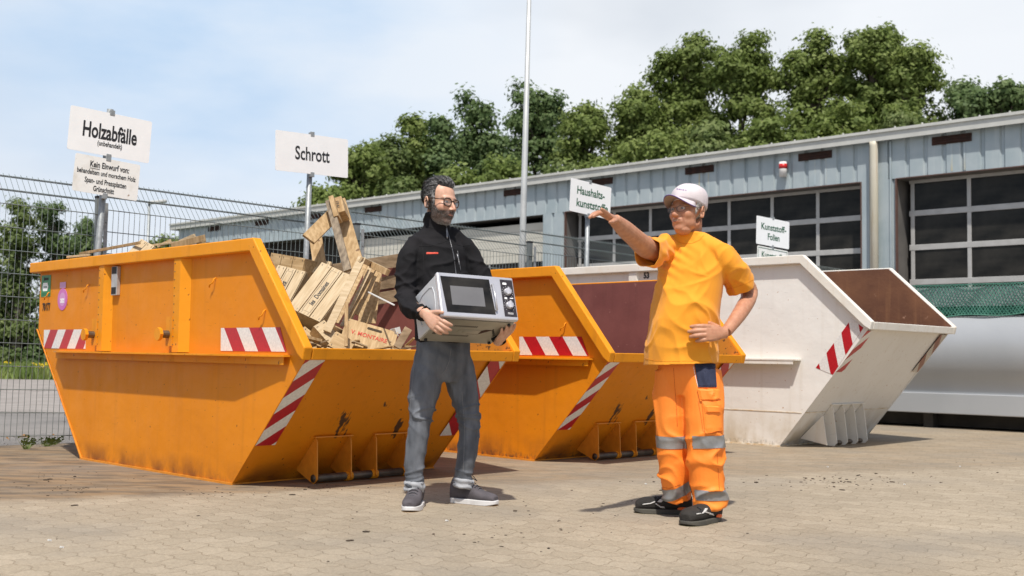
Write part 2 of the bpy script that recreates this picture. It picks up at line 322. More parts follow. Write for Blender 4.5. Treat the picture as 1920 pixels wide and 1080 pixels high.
    l(mg.outputs['Result'], b.inputs['Base Color']); b.inputs['Roughness'].default_value = .85; b.inputs['Specular IOR Level'].default_value = .25
    bp = N(t, 'ShaderNodeBump', invert=True); bp.inputs['Strength'].default_value = .6; bp.inputs['Distance'].default_value = .005
    bh = mth('MULTIPLY_ADD', n2.outputs['Fac'], -.25, br.outputs['Fac']); l(bh, bp.inputs['Height']); l(bp.outputs[0], b.inputs['Normal'])
    return m
FA = Vector((-5.03, 9.08, 0)); FDIR = Vector((1, .893, 0)).normalized()       # the line of the fence
def sheet(name, pts, mat, z):
    g = MB(); g.add([(p[0], p[1], z) for p in pts], [tuple(range(len(pts)))]); o = build(g, name, mat); o['kind'] = 'structure'; return o
ASPH = pmat('old_asphalt', (.16, .15, .14), (.27, .25, .23), .7, .9, 0, .4, 60, lo=.3, hi=.7, spots=(.05, .045, .04), sscale=9, sth=.66)
PALE = pmat('pale_gravel_road', (.25, .225, .205), (.32, .29, .265), 2.0, .95, 0, .3, 50, spots=(.2, .18, .16), sscale=14, sth=.66)
GRASS = pmat('grass_earth', (.07, .10, .022), (.13, .16, .04), 3, .95, 0, .5, 30)
sheet('ground', [(-700, -700), (700, -700), (700, 900), (-700, 900)], ASPH, 0)
def fl(t, off=0): p = FA + FDIR * t + Vector((-FDIR.y, FDIR.x, 0)) * off; return (p.x, p.y)
sheet('paving', [(-40, -30), (60, -30), (60, 12), fl(34, .05), fl(-30, .05)], paving_mat(), .004)
sheet('road', [(-60, 14.3), (-4.2, 14.9), (-5, 30), (-60, 30)], PALE, .004)
sheet('grass_verge', [(-90, 30), (-4, 30), (-4, 75), (-90, 75)], GRASS, .008)
def blades(name, n, region, h, mat, seed, wid=.012):
    rnd = random.Random(seed); g = MB()
    for _ in range(n):
        x, y = region(rnd); hh = h * rnd.uniform(.5, 1.3); a = rnd.uniform(0, 6.28); dx, dy = math.cos(a) * wid, math.sin(a) * wid; lx, ly = rnd.uniform(-.4, .4) * hh, rnd.uniform(-.4, .4) * hh
        g.add([(x - dx, y - dy, 0), (x + dx, y + dy, 0), (x + lx, y + ly, hh)], [(0, 1, 2)])
    o = build(g, name, mat); return o
GB = pmat('grass_blades', (.10, .17, .03), (.20, .24, .06), 2, .8)
tag(blades('grass', 26000, lambda r: (r.uniform(-30, -6), 30 + 14 * r.random() ** 1.5), .33, GB, 3, .04), 'tall green grass on the verge beyond the fence', 'grass', kind='stuff')
YB = pmat('yellow_petals', (.75, .55, .02), rough=.7)
g = MB(); rnd = random.Random(8)
for cx, cy, nn in ((-13.75, 33.0, 34), (-12.95, 32.4, 30), (-15.6, 35, 5)):
    for _ in range(nn):
        c = Vector((cx + rnd.gauss(0, .16), cy + rnd.gauss(0, .2), rnd.uniform(.22, .40))); g.ball(c, .028, 6)
tag(build(g, 'wildflowers', YB), 'yellow wildflowers in the grass beyond the fence', 'flowers', kind='stuff')
# ------------------------------------------------------------------ building
BG = Vector((6.47, 20.0, 0))
WALLM = pmat('blue_grey_sheet_metal', (.335, .40, .425), (.41, .465, .485), 2.5, .45, .1, .02, 20, streak=((.50, .54, .54), .45))
FASC = pmat('pale_fascia', (.50, .50, .465), (.57, .57, .53), 4, .5, .1)
BEIGE = pmat('beige_door', (.52, .50, .43), (.58, .56, .49), 3, .6)
ALU = pmat('aluminium_frame', (.45, .44, .42), (.52, .51, .49), 6, .5, .3)
DARKG, _t, _b = base('dark_glass'); _b.inputs['Base Color'].default_value = (.018, .018, .017, 1); _b.inputs['Roughness'].default_value = .16; _b.inputs['Specular IOR Level'].default_value = .18
_n = N(_t, 'ShaderNodeTexNoise'); _n.inputs['Scale'].default_value = 1.3; _n.inputs['Detail'].default_value = 4
_mr = N(_t, 'ShaderNodeMapRange'); _mr.inputs['From Min'].default_value = .4; _mr.inputs['From Max'].default_value = .65; _t.links.new(_n.outputs['Fac'], _mr.inputs['Value'])
_mx = N(_t, 'ShaderNodeMix', data_type='RGBA'); _mx.inputs['A'].default_value = (.012, .012, .012, 1); _mx.inputs['B'].default_value = (.04, .037, .033, 1)
_t.links.new(_mr.outputs[0], _mx.inputs['Factor']); _t.links.new(_mx.outputs['Result'], _b.inputs['Base Color'])
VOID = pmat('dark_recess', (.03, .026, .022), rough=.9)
RUST = pmat('rusty_vent', (.03, .014, .010), (.06, .022, .013), 10, .8)
CREAM = pmat('cream_pipe', (.60, .56, .44), (.66, .62, .52), 2, .5, streak=((.42, .22, .07), .5))
ROOFM = pmat('roof_sheet', (.40, .40, .39), (.47, .47, .46), 2, .6)
BR = thing('hall_building', 'long low industrial hall with blue grey corrugated wall and big glazed doors', 'building', BG, (0, 0, YAW))
S0, S1, HB = -23.75, 14.0, 4.05                            # wall runs S0..S1, the band starts at HB
openings = [(-19.2, -14.52, 'dark'), (-14.5, -7.93, 'beige'), (-7.28, -.26, 'glass'), (.41, 7.6, 'glass'), (8.2, 13.4, 'glass')]
def ribs(g, a, b, z0, z1):                                 # trapezoid corrugation as real folds
    n = max(1, round((b - a) / .325)); st = (b - a) / n; prof = []
    for i in range(n):
        x = a + i * st; prof += [(x, -.0), (x + st * .72, -.0), (x + st * .80, .035), (x + st * .93, .035)]
    prof.append((b, 0)); vs_ = [(x, y, z0) for x, y in prof] + [(x, y, z1) for x, y in prof]; k = len(prof)
    g.add(vs_, [(i, i + 1, i + 1 + k, i + k) for i in range(k - 1)])
g = MB(); ribs(g, S0, S1, HB, 4.76)
edges = [S0] + [v for o_ in openings for v in o_[:2]] + [S1]
for i in range(0, len(edges), 2):
    if edges[i + 1] - edges[i] > .02: ribs(g, edges[i], edges[i + 1], 0, HB)
build(g, 'wall', WALLM, BR)
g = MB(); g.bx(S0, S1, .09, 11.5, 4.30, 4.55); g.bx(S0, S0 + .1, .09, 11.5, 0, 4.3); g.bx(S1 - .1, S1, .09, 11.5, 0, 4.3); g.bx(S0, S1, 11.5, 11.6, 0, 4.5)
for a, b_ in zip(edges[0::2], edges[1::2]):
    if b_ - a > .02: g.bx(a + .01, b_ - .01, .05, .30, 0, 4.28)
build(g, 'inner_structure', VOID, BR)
# roof: shallow pitch with a real overhang
g = MB(); g.prism([(-.118, 4.90), (5.8, 5.45), (12.0, 4.90), (12.0, 4.82), (5.8, 5.37), (-.118, 4.82)], lambda p, t: Vector((t, p[0], p[1])), S0 - .3, S1 + .3)
nrib = 110
for i in range(nrib):
    x = S0 - .3 + (S1 - S0 + .6) * (i + .5) / nrib; g.box((x, 2.85, 5.19), (.05, 5.9, .03), rot=(math.atan2(.55, 5.92), 0, 0))
build(g, 'roof', ROOFM, BR)
g = MB(); g.bx(S0 - .32, S1 + .32, -.15, -.12, 4.73, 4.90); g.bx(S0 - .32, S1 + .32, -.18, -.15, 4.875, 4.925); g.bx(S0 - .32, S1 + .32, -.12, -.01, 4.765, 4.80)
g.bx(S0 - .32, S0 - .29, -.119, 12, 4.73, 4.93)
for i in range(9): g.bx(S0 + 4.4 * i, S0 + 4.4 * i + .02, -.156, -.15, 4.73, 4.875)
build(g, 'fascia', FASC, BR)
for i in range(76):
    g = MB(); g.ball((S0 + .2 + i * .49, -.15, 4.935), .022, 6); build(g, 'gutter_clip', FASC, BR)
g = MB(); g.tube([(.04, -.1, 0), (.04, -.1, 4.66), (.04, -.11, 4.74)], .075, 12); build(g, 'downpipe', CREAM, BR, smooth=True)
g = MB(); g.bx(-.12, -.08, -.03, -.001, 0, 4.72); g.bx(.30, .33, -.03, -.001, 0, 4.72)
build(g, 'corner_trim', WALLM, BR)
vc = [1.40 - 2.56 * i for i in range(-4, 10)]
vents = MB()
for c in vc:
    v = MB(); v.bx(c - .34, c + .34, -.02, .06, 4.56, 4.70, 0)
    for k in range(3): v.box((c, -.028, 4.585 + k * .045), (.64, .02, .006), rot=(.6, 0, 0))
    build(v, 'vent', RUST, BR)
def rustrun(c, w):                                         # rust run below a vent
    m = MB(); m.bx(c - w / 2, c + w / 2, -.0035, -.001, HB + .01, 4.555); return m
RR = pmat('rust_run', (.46, .42, .29), (.40, .47, .50), 3, .6, stretch=(3, 3, .6), lo=.35, hi=.6)
for c in vc[2:8]:
    m = MB()
    for dx in (-.02, .20): m.bx(c + dx, c + dx + .03, -.0035, -.001, HB + .03, 4.555)
    build(m, 'rust_mark', RR, BR)
g = MB(); g.tube([(-1.785, -.08, 4.29), (-1.785, -.08, 4.57)], .075, 14); al = build(g, 'alarm_light', pmat('white_plastic', (.75, .73, .70), rough=.4), BR, smooth=True)
g = MB(); g.tube([(-1.785, -.08, 4.44), (-1.785, -.08, 4.53)], .079, 14); build(g, 'lens', pmat('red_plastic', (.55, .02, .02), rough=.3), al, smooth=True)
REVEAL = pmat('grey_reveal', (.10, .095, .09), (.14, .13, .12), 3, .8)
JAMB = pmat('jamb_brown', (.09, .05, .04), (.12, .065, .05), 4, .7)
for (a, b_, kind) in openings:
    g = MB(); g.bx(a - .02, a + .002, -.01, .06, 0, HB + .0); g.bx(b_ - .002, b_ + .02, -.01, .06, 0, HB + .0); g.bx(a + .002, b_ - .002, -.006, .02, HB - .012, HB + .006); build(g, 'door_surround', JAMB if kind == 'glass' else WALLM, BR)
    g = MB(); g.bx(a + .003, b_ - .003, .0202, .56, HB - .01, HB + .012); g.bx(a - .02, a - .002, .0605, .56, 0, HB); g.bx(b_ + .002, b_ + .02, .0605, .56, 0, HB); build(g, 'reveal', REVEAL, BR)
    if kind == 'dark':
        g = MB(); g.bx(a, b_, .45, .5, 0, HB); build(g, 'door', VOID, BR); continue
    if kind == 'beige':
        g = MB()
        for k in range(6):
            z0 = 2.99 + k * .18
            if z0 + .176 <= 4.04: g.bx(a, b_, .15, .21, z0, z0 + .176)
        g.bx(a, b_, .15, .21, 0, 2.55)
        d = build(g, 'door', BEIGE, BR, bevel=.006)
        w = MB(); w.bx(a, b_, .18, .20, 2.55, 2.99); build(w, 'pane', DARKG, d)
        m = MB()
        for k in range(9): x = a + .3 + k * .55; m.bx(x, x + .04, .155, .179, 2.56, 2.985)
        build(m, 'mullion', ALU, d)
        continue
    n = round((b_ - a - .2) / .985); w0 = a + .14; st = (b_ - .06 - w0) / n; dr = MB()
    zr = [0.0, .98, 1.60, 2.22, 2.835, 3.445, 4.03]
    for z in zr: dr.bx(w0 - .06, b_, .34, .40, z - .045 if z else 0, z + .055)
    for i in range(n + 1):
        x = w0 + i * st; dr.bx(x - .035, x + .035, .345, .395, 0, 4.03)
    d = build(dr, 'door', ALU, BR, bevel=.004)
    for i in range(n):
        for j in range(len(zr) - 1):
            if zr[j] < 1.0 and j == 0:
                p = MB(); p.bx(w0 + i * st + .03, w0 + (i + 1) * st - .03, .36, .375, zr[j], zr[j + 1]); build(p, 'panel', ALU, d)
            else:
                p = MB(); p.bx(w0 + i * st + .03, w0 + (i + 1) * st - .03, .36, .372, zr[j] + .05, zr[j + 1] - .04); build(p, 'pane', DARKG, d)
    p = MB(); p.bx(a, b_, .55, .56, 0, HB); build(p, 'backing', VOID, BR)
# ------------------------------------------------------------------ fence
FN = Vector((-FDIR.y, FDIR.x, 0))                          # away from the yard
FE = thing('wire_mesh_fence', 'tall grey double wire mesh fence with a top that leans outwards', 'fence', FA, (0, 0, math.atan2(FDIR.y, FDIR.x)))
post_t = [(Vector((X, 13.57 + .893 * X, 0)) - FA).length for X in (-3.76, -1.66, .24, 2.14, 4.02)]
starts = [post_t[0] - 2.62] + post_t; starts.append(starts[-1] + 2.5)
def fence_panel(a, b_, tilt, dz):
    g = MB(); c = (a + b_) / 2; R = Matrix.Rotation(tilt, 4, 'Y'); T = Matrix.Translation((c, 0, dz)) @ R
    L_ = b_ - a - .03; nv = int(L_ / .05)
    def P(x, y, z): return T @ Vector((x, y, z))
    zt = 2.1; y45 = .145
    for i in range(nv + 1):
        x = -L_ / 2 + L_ * i / nv
        g.tube([P(x, 0, .06), P(x, 0, zt), P(x, .29 + .02, zt + .29 + .02)], .0026, 4)
    rows = [(0, .1 + .2 * k) for k in range(11)] + [(.14, zt + .14), (.28, zt + .28)]
    for y, z in rows:
        for s_ in (-.006, .006):
            if y > 0: g.tube([P(-L_ / 2, y + s_ * .7, z - s_ * .7), P(L_ / 2, y + s_ * .7, z - s_ * .7)], .0045, 5)
            else: g.tube([P(-L_ / 2, s_, z), P(L_ / 2, s_, z)], .0036, 5)
    build(g, 'mesh_panel', FENCEW, FE)
for i in range(len(starts) - 1):
    fence_panel(starts[i], starts[i + 1], .022, -.01 if i else .0)
for i, t_ in enumerate(post_t):
    g = MB(); g.box((t_ - .01, .035, 1.1), (.06, .05, 2.25)); g.box((t_ - .01, .035, 2.235), (.066, .056, .02), mi=1)
    g.box((t_ + .035, -.018, 1.12), (.035, .008, 2.12), mi=2)
    for z in (.3, .9, 1.5, 2.0): g.ball((t_ + .035, -.026, z), .008, 6)
    p = build(g, 'post', [pmat('fence_post', (.17, .19, .19), (.24, .26, .26), 8, .5, .4), BLACK, GALV], FE)
# ------------------------------------------------------------------ poles
g = MB(); g.tube([(.14, 17.5, 0), (.16, 17.5, 3), (.235, 17.5, 8.5)], [.062, .05, .027], 14)
o = build(g, 'lamp_pole', pmat('pole_zinc', (.50, .51, .50), (.58, .59, .58), 5, .45, .3), smooth=True)
tag(o, 'tall slim tapering grey metal pole rising out of the picture behind the fence', 'pole')
t_ = thing('street_lamp', 'distant grey street lamp with a flat head beyond the fence on the left', 'street lamp', (-12.38, 38, 0))
g = MB(); g.tube([(0, 0, 0), (0, 0, 5.8)], [.07, .045], 8); build(g, 'pole', GALV, t_, smooth=True)
g = MB(); g.box((.28, 0, 5.86), (.62, .2, .10), rot=(0, -.12, 0)); build(g, 'lamp_head', pmat('lamp_grey', (.5, .5, .48), rough=.5), t_, bevel=.03)
g = MB(); g.tube([(-19.0, 44.5, 0), (-19.0, 44.5, 1.35)], .11, 8); tag(build(g, 'marker_post', pmat('pale_post', (.45, .46, .46), rough=.6), smooth=True), 'short pale post standing in front of the hedge beyond the fence', 'post')
# ------------------------------------------------------------------ signs
def sign(label, post_px, post_y0, Y, plates, top_y, lean):
    b = W(post_px, 600, Y); b.z = 0
    t_ = thing('sign_post', label, 'sign', b)
    top = W(post_px + lean, top_y, Y) - b
    d = (W(post_px + lean, top_y, Y) - W(post_px, post_y0, Y)); foot = top - d * (top.z / d.z)
    g = MB(); g.tube([foot, top], .0285, 14); build(g, 'post', GALV, t_, smooth=True)
    for (TL, TR, BL, BR_, yl, yr, lines, mats) in plates:
        # plate: world corners from picture corners on a vertical plane along the fence
        P0 = b + foot + (d * ((top.z - .2) / d.z)) - FN * .06
        tl, tr, bl, br = [on_plane(*p, P0, FN) for p in (TL, TR, BL, BR_)]
        x = ((tr - tl) + (br - bl)) * .5; yv = ((tl - bl) + (tr - br)) * .5; w, h = x.length, yv.length
        c = (tl + tr + bl + br) * .25; M = Matrix.Translation(-b) @ frame(c, x, yv)
        g = MB(); r = .015; pts = []
        for sx_, sy_, a0 in ((1, 1, 0), (-1, 1, 90), (-1, -1, 180), (1, -1, 270)):
            for a in (0, 45, 90): pts.append((sx_ * (w / 2 - r) + r * math.cos(rad(a0 + a)), sy_ * (h / 2 - r) + r * math.sin(rad(a0 + a))))
        g.prism(pts, lambda p, t: M @ Vector((p[0], p[1], t)), -.002, .002)
        pl = build(g, 'sign_plate', mats[0], t_)
        if mats[2]:
            gg = MB(); e = .022
            q = [(-w / 2 + e, -h / 2 + e), (w / 2 - e, -h / 2 + e), (w / 2 - e, h / 2 - e), (-w / 2 + e, h / 2 - e)]
            gg.tube([M @ Vector((p[0], p[1], .003)) for p in q], .004, 6, closed=True); build(gg, 'border', mats[1], pl)
        for (s_, wf_, hf_, xo, yo, bold) in lines:
            txt_fit(s_, wf_ * w, hf_ * h, mats[1], pl, M @ Matrix.Translation((xo * w, yo * h, .0032)), bold=bold + .014)
            if s_.startswith('Kein'): gu = MB(); gu.box(((xo - wf_ * .5 + wf_ * .125) * w, (yo - hf_ * .5 - .035) * h, .0035), (wf_ * .25 * w, .004, .001), M=M); build(gu, 'underline', mats[1], pl)
        for yy in (h / 2 + .005, -h / 2 - .005):
            gc = MB(); gc.box((.0, -.0, -.002), (.045, .05, .014), M=M @ Matrix.Translation((mats[3] * w, yy, 0))); gc.box((0, 0, -.028), (.035, .045, .05), M=M @ Matrix.Translation((mats[3] * w, yy, 0)))
            build(gc, 'clamp', GALV, pl, bevel=.003)
    return t_
PW = WHITE; PD = pmat('dirty_white_plate', (.84, .84, .81), (.70, .68, .62), 9, .6, spots=(.28, .16, .08), sscale=24, sth=.70, lo=.5, hi=.8)
s1 = sign('pair of white signs Holzabfälle and Kein Einwurf on one leaning galvanised post', 183, 480, 9.93, [
    ((134, 196.5), (286, 229), (124, 279), (278, 306), 0, 0, [('Holzabfälle', .66, .36, -.005, .04, .012), ('(unbehandelt)', .30, .115, .0, -.235, .01)], (PW, BLACK, False, 0)),
    ((142.5, 286.5), (264.5, 310), (134, 356), (255.5, 377), 0, 0, [('Kein Einwurf von:', .60, .165, .03, .29, .012), ('behandeltem und morschem Holz', .90, .135, -.005, .075, .008), ('Span- und Pressplatten', .64, .145, -.01, -.15, .008), ('Grünschnitt', .32, .145, -.03, -.355, .014)], (PD, BLACK, False, 0))], 205, 24)
s2 = sign('white Schrott sign on its own galvanised post behind the wood filled skip', 573, 500, 11.55, [
    ((517, 243), (654, 262), (515.5, 319), (650.5, 333.5), 0, 0, [('Schrott', .475, .34, 0, 0, .004)], (PW, BLACK, False, 0))], 250, 11)
s3 = sign('small white sign reading Haushaltskunststoffe in green above the fence, middle', 1100, 498, 14.1, [
    ((1070, 333), (1145.5, 352), (1068, 395), (1144, 412), 0, 0, [('Haushalts-', .68, .245, .0, .19, .008), ('kunststoffe', .78, .245, .05, -.19, .008)], (PW, GREENINK, False, -.03))], 340, 3)
s4 = sign('white sign Kunststoff-Folien in green lettering behind the white skip', 1448, 500, 16.7, [
    ((1419, 404), (1480, 416.5), (1417.5, 456.5), (1479, 467.5), 0, 0, [('Kunststoff-', .76, .235, .02, .17, .008), ('Folien', .36, .235, .02, -.17, .008)], (PW, GREENINK, False, 0)),
    ((1420, 460), (1477, 471), (1419, 510), (1476, 520), 0, 0, [('Kunststoffe', .72, .24, 0, .20, .008)], (PD, GREENINK, True, 0))], 408, 1)
# ------------------------------------------------------------------ skips
def paint_mat(name, c1, c2, rust, blotches=(), rough=.46, grime=None, streak=.35, zdirt=.0, kick=.4, spec=.22):
    m, t, b = base(name); l = t.links.new; tc = N(t, 'ShaderNodeTexCoord')
    def noise_(scale, detail=6, st=(1, 1, 1), loc=(0, 0, 0)):
        mp = N(t, 'ShaderNodeMapping'); mp.inputs['Scale'].default_value = st; mp.inputs['Location'].default_value = loc; l(tc.outputs['Object'], mp.inputs['Vector'])
        n = N(t, 'ShaderNodeTexNoise'); n.inputs['Scale'].default_value = scale; n.inputs['Detail'].default_value = detail; l(mp.outputs[0], n.inputs['Vector']); return n.outputs['Fac']
    def rng(v, a, b_, c=0, d=1):
        r = N(t, 'ShaderNodeMapRange'); r.inputs['From Min'].default_value = a; r.inputs['From Max'].default_value = b_; r.inputs['To Min'].default_value = c; r.inputs['To Max'].default_value = d; l(v, r.inputs['Value']); return r.outputs[0]
    def mix(f, a, col):
        x = N(t, 'ShaderNodeMix', data_type='RGBA'); l(f, x.inputs['Factor'])
        if isinstance(a, tuple): x.inputs['A'].default_value = (*a, 1)
        else: l(a, x.inputs['A'])
        x.inputs['B'].default_value = (*col, 1); return x.outputs['Result']
    def mul(a, b_):
        x = N(t, 'ShaderNodeMath', operation='MULTIPLY'); l(a, x.inputs[0]); l(b_, x.inputs[1]); return x.outputs[0]
    col = mix(rng(noise_(1.6), .35, .65), c1, c2)
    col = mix(rng(noise_(2.0, 5, (7, 7, .45)), .55, .8, 0, streak), col, grime or rust)
    col = mix(rng(noise_(34, 3), .69, .73, 0, .8), col, rust)
    sp = N(t, 'ShaderNodeSeparateXYZ'); l(tc.outputs['Object'], sp.inputs[0])
    if zdirt:
        col = mix(mul(rng(sp.outputs[2], .0, zdirt, 1, 0), rng(noise_(5, 6, (1, 1, .8)), .38, .62)), col, grime or rust)
        col = mix(mul(rng(sp.outputs[2], .0, .07, kick, 0), rng(noise_(38, 6, (1, 1, .7)), .47, .62)), col, (.05, .045, .035))
    col = mix(rng(noise_(46, 2, (.10, 1, 1.3)), .70, .73, 0, .30), col, tuple(min(.9, q * .62) for q in c1)); col = mix(rng(noise_(38, 2, (1.2, 1, .12), (3, 1, 2)), .71, .74, 0, .30), col, tuple(min(.9, q * 1.12) for q in c2))
    for (c, r, st, ang) in blotches:                       # scraped patches: centre, radius, stretch
        mp = N(t, 'ShaderNodeMapping', vector_type='TEXTURE'); mp.inputs['Location'].default_value = c; mp.inputs['Rotation'].default_value = ang; mp.inputs['Scale'].default_value = st; l(tc.outputs['Object'], mp.inputs['Vector'])
        ln = N(t, 'ShaderNodeVectorMath', operation='LENGTH'); l(mp.outputs[0], ln.inputs[0])
        a = N(t, 'ShaderNodeMath', operation='MULTIPLY_ADD'); l(noise_(24, 8, (.55, 1.5, .32)), a.inputs[0]); a.inputs[1].default_value = 2.6; l(ln.outputs['Value'], a.inputs[2])
        col = mix(rng(a.outputs[0], 1.72, 1.95, .92, 0), col, (.045, .035, .028))
    l(col, b.inputs['Base Color']); b.inputs['Specular IOR Level'].default_value = spec; b.inputs['Roughness'].default_value = rough; l(rng(noise_(6), .3, .7, rough - .06, rough + .16), b.inputs['Roughness'])
    bp = N(t, 'ShaderNodeBump'); bp.inputs['Strength'].default_value = .45; bp.inputs['Distance'].default_value = .03; l(noise_(2.6, 4), bp.inputs['Height']); l(bp.outputs[0], b.inputs['Normal'])
    return m
BLO = [((.375, .585, .385), 1, (.17, .06, .19), (.5, 0, 0)), ((.30, 1.09, .31), 1, (.13, .05, .16), (.5, 0, 0)), ((.47, .85, .50), 1, (.05, .02, .03), (.4, 0, 0))]
ORANGE = paint_mat('orange_skip_paint', (.69, .228, .008), (.74, .252, .010), (.22, .07, .015), BLO, zdirt=.16, streak=.14, kick=.25)
ORANGE2 = paint_mat('orange_skip_paint_dirty', (.69, .228, .008), (.74, .252, .010), (.22, .07, .015), BLO, zdirt=.22, streak=.18, kick=1.0)
ORANGE_RIM = paint_mat('orange_rim_paint', (.74, .275, .010), (.78, .30, .014), (.16, .05, .015), (), streak=.3, rough=.5)
WHITEP = paint_mat('white_skip_paint', (.76, .735, .69), (.80, .78, .74), (.40, .20, .07), (), grime=(.50, .42, .30), zdirt=.40, streak=.22, kick=.6)
WHITE_RIM = paint_mat('white_rim_paint', (.78, .755, .70), (.74, .70, .62), (.42, .20, .05), (), grime=(.55, .38, .18), streak=.3, rough=.5)
SCUFF = pmat('scuffed_orange', (.66, .24, .02), (.55, .20, .025), 5, .6, spots=(.16, .07, .02), sscale=28, sth=.60)
OXIDE = pmat('dark_red_lining', (.17, .048, .040), (.215, .066, .054), 4, .7, 0, .1, 30, spots=(.34, .15, .12), sscale=26, sth=.69, streak=((.10, .03, .02), .4))
RUSTY = pmat('rusty_brown_inside', (.13, .052, .027), (.20, .085, .04), 3, .8, 0, .2, 30, spots=(.36, .20, .13), sscale=12, sth=.70, streak=((.30, .14, .06), .5))
STEEL = pmat('worn_steel_tube', (.07, .06, .05), (.17, .13, .09), 10, .45, .5, .1, 40)
EDGE = pmat('orange_edge', (.72, .27, .02), (.62, .22, .015), 20, .5)
EDGEW = pmat('white_edge', (.78, .72, .60), (.55, .38, .18), 14, .5)
def skip(label, pose, prof, M_, group, orange=True):
    Lb, ur, zb, H, uf, ul, zl, Wd = prof; t = .06; body_m, rim_m, in_m, edge_m = M_
    sk = thing('skip', label, 'skip', (pose[0], pose[1], .004), (0, 0, pose[2]), group)
    side = [(0, 0), (-Lb, 0), (ur, zb), (ur, H - .006), (uf + .04, H - .006), (ul - .012, zl - .002)]
    fu = lambda v0: (lambda p, s_: Vector((p[0], s_, p[1])))
    g = MB(); th = .006
    for v0 in (0, Wd - th): g.prism(side, fu(0), v0, v0 + th)
    def plate(p, q, a, b_, thk, inside):                   # a plate between two profile points
        d = Vector((q[0] - p[0], q[1] - p[1])).normalized(); n = Vector((-d.y, d.x)) * thk * inside
        g.prism([(p[0], p[1]), (q[0], q[1]), (q[0] + n.x, q[1] + n.y), (p[0] + n.x, p[1] + n.y)], fu(0), a, b_)
    e = .0062; a_, b_ = e, Wd - e
    plate((0, 0), (ul - .05, zl - .01), a_, b_, .006, 1); plate((-Lb, 0), (0, 0), a_, b_, .006, 1)
    plate((ur, zb), (-Lb, 0), a_, b_, .006, 1); plate((ur, H - .03), (ur, zb), a_, b_, .006, 1)
    build(g, 'body', body_m, sk)
    # lining: the inner faces
    g = MB(); sl = (H - zl) / (uf + .05 - ul); us = .40; zs = H - .012 + sl * (us - uf - .05 + .0); kk = (zl / ul)
    ins = [(-.02, .012), (-Lb + .02, .012), (ur + .006, zb), (ur + .006, H - .012), (uf + .035, H - .012), (us, zs), (us, us * kk + .03)]
    if not orange: ins = [(-.02, .012), (-Lb + .02, .012), (ur + .006, zb), (ur + .006, H - .012), (uf + .035, H - .012), (ul - .03, zl + .01), (ul - .10, zl - .04)]
    for v0, v1 in ((th + .001, th + .004), (Wd - th - .004, Wd - th - .001)): g.prism(ins, fu(0), v0, v1)
    def plate2(p, q):
        d = Vector((q[0] - p[0], q[1] - p[1])).normalized(); n = Vector((-d.y, d.x)) * .003
        g.prism([(p[0], p[1]), (q[0], q[1]), (q[0] + n.x, q[1] + n.y), (p[0] + n.x, p[1] + n.y)], fu(0), .012, Wd - .012)
    if orange:                                             # scuffed orange corner of the inside next to the lip
        ic = MB(); cor = [(us, us * kk + .03), (us, zs), (ul - .03, zl + .01), (ul - .10, zl - .04)]
        for v0, v1 in ((th + .001, th + .004), (Wd - th - .004, Wd - th - .001)): ic = MB(); ic.prism(cor, fu(0), v0, v1); build(ic, 'inner_corner', SCUFF, sk)
    plate2((-.01, .014), (ul - .11, zl - .03)); plate2((-Lb + .02, .016), (-.03, .016)); plate2((ur + .02, zb), (-Lb + .03, .03)); plate2((ur + .016, H - .06), (ur + .016, zb))
    build(g, 'inner_lining', in_m, sk)
    # rim: box section following the top
    A, B, Cc = (ur - .08, H), (uf + .05, H), (ul, zl); w = .082
    d1 = Vector((B[0] - A[0], 0)).normalized(); d2 = Vector((Cc[0] - B[0], Cc[1] - B[1])).normalized(); n2 = Vector((d2.y, -d2.x))
    # inner line of the sloping part: offset by w
    k = (w + n2.y * 0) ; p2 = Vector(B) + n2 * w
    s_ = (H - w - p2.y) / d2.y; Bi = (p2.x + d2.x * s_, H - w); s2 = (zl - .04 - p2.y) / d2.y; Ci = (p2.x + d2.x * s2, zl - .04)
    Cl = (ul - .02, zl - .075)
    rimp = [A, B, Cc, Cl, Ci, Bi, (A[0], H - w)]
    g = MB()
    for v0, v1 in ((-t, .002), (Wd - .002, Wd + t)): g.prism(rimp, fu(0), v0, v1)
    g.bx(ur - .08, ur - .001, .002, Wd - .002, H - w, H)
    build(g, 'rim', rim_m, sk, bevel=.007)
    g = MB(); g.prism([(ul - .115, zl - .002), (ul - .002, zl - .002), (ul - .018, zl - .072), (ul - .06, zl - .072)], fu(0), .0062, Wd - .0062)
    build(g, 'lip', rim_m, sk, bevel=.006)
    # weld flange along the lower edges
    g = MB()
    for v0 in (-.011, Wd + .001):
        g.prism([(-Lb - .012, -.0), (.012, -.0), (.012, .014), (-Lb - .012, .014)], fu(0), v0, v0 + .010)
        dd = Vector((ur + Lb, zb)).normalized(); nn = Vector((-dd.y, dd.x)) * -.0
        q = Vector((-dd.y, dd.x)) * .016
        g.prism([(-Lb - .010, .0142), (ur - .010, zb), (ur - .010 - q.x * -1, zb - q.y * -0), (-Lb + .006, .0142)], fu(0), v0, v0 + .010)
    g.bx(-.02, .010, .0, Wd, .001, .010)
    build(g, 'edge_flange', edge_m, sk)
    return sk, fu(0)
def stripes(sk, fn, quad, n, slant, name='warning_stripe', off=.003):
    # quad: 4 (a,b) points counter-clockwise; fn maps to 3D; bottom-left, bottom-right, top-right, top-left
    # n: period along the plate, slant: lean of the stripes; coordinates follow the real plate so the stripes stay straight
    g = MB(); x0 = quad[0][0]; y0 = quad[0][1]; uvs = [((p[0] - x0) / n + (p[1] - y0) * slant + (.0 if slant > 0 else .5), 0) for p in quad]
    pts = [fn(p, off) for p in quad]; back = [fn(p, .0008) for p in quad]
    g.quad_uv(pts, uvs)
    for i in range(4): g.quad_uv([back[i], back[(i + 1) % 4], pts[(i + 1) % 4], pts[i]], [uvs[i]] * 4)
    return build(g, name, STRIPE, sk)
def near(p, o): return Vector((p[0], -o, p[1]))
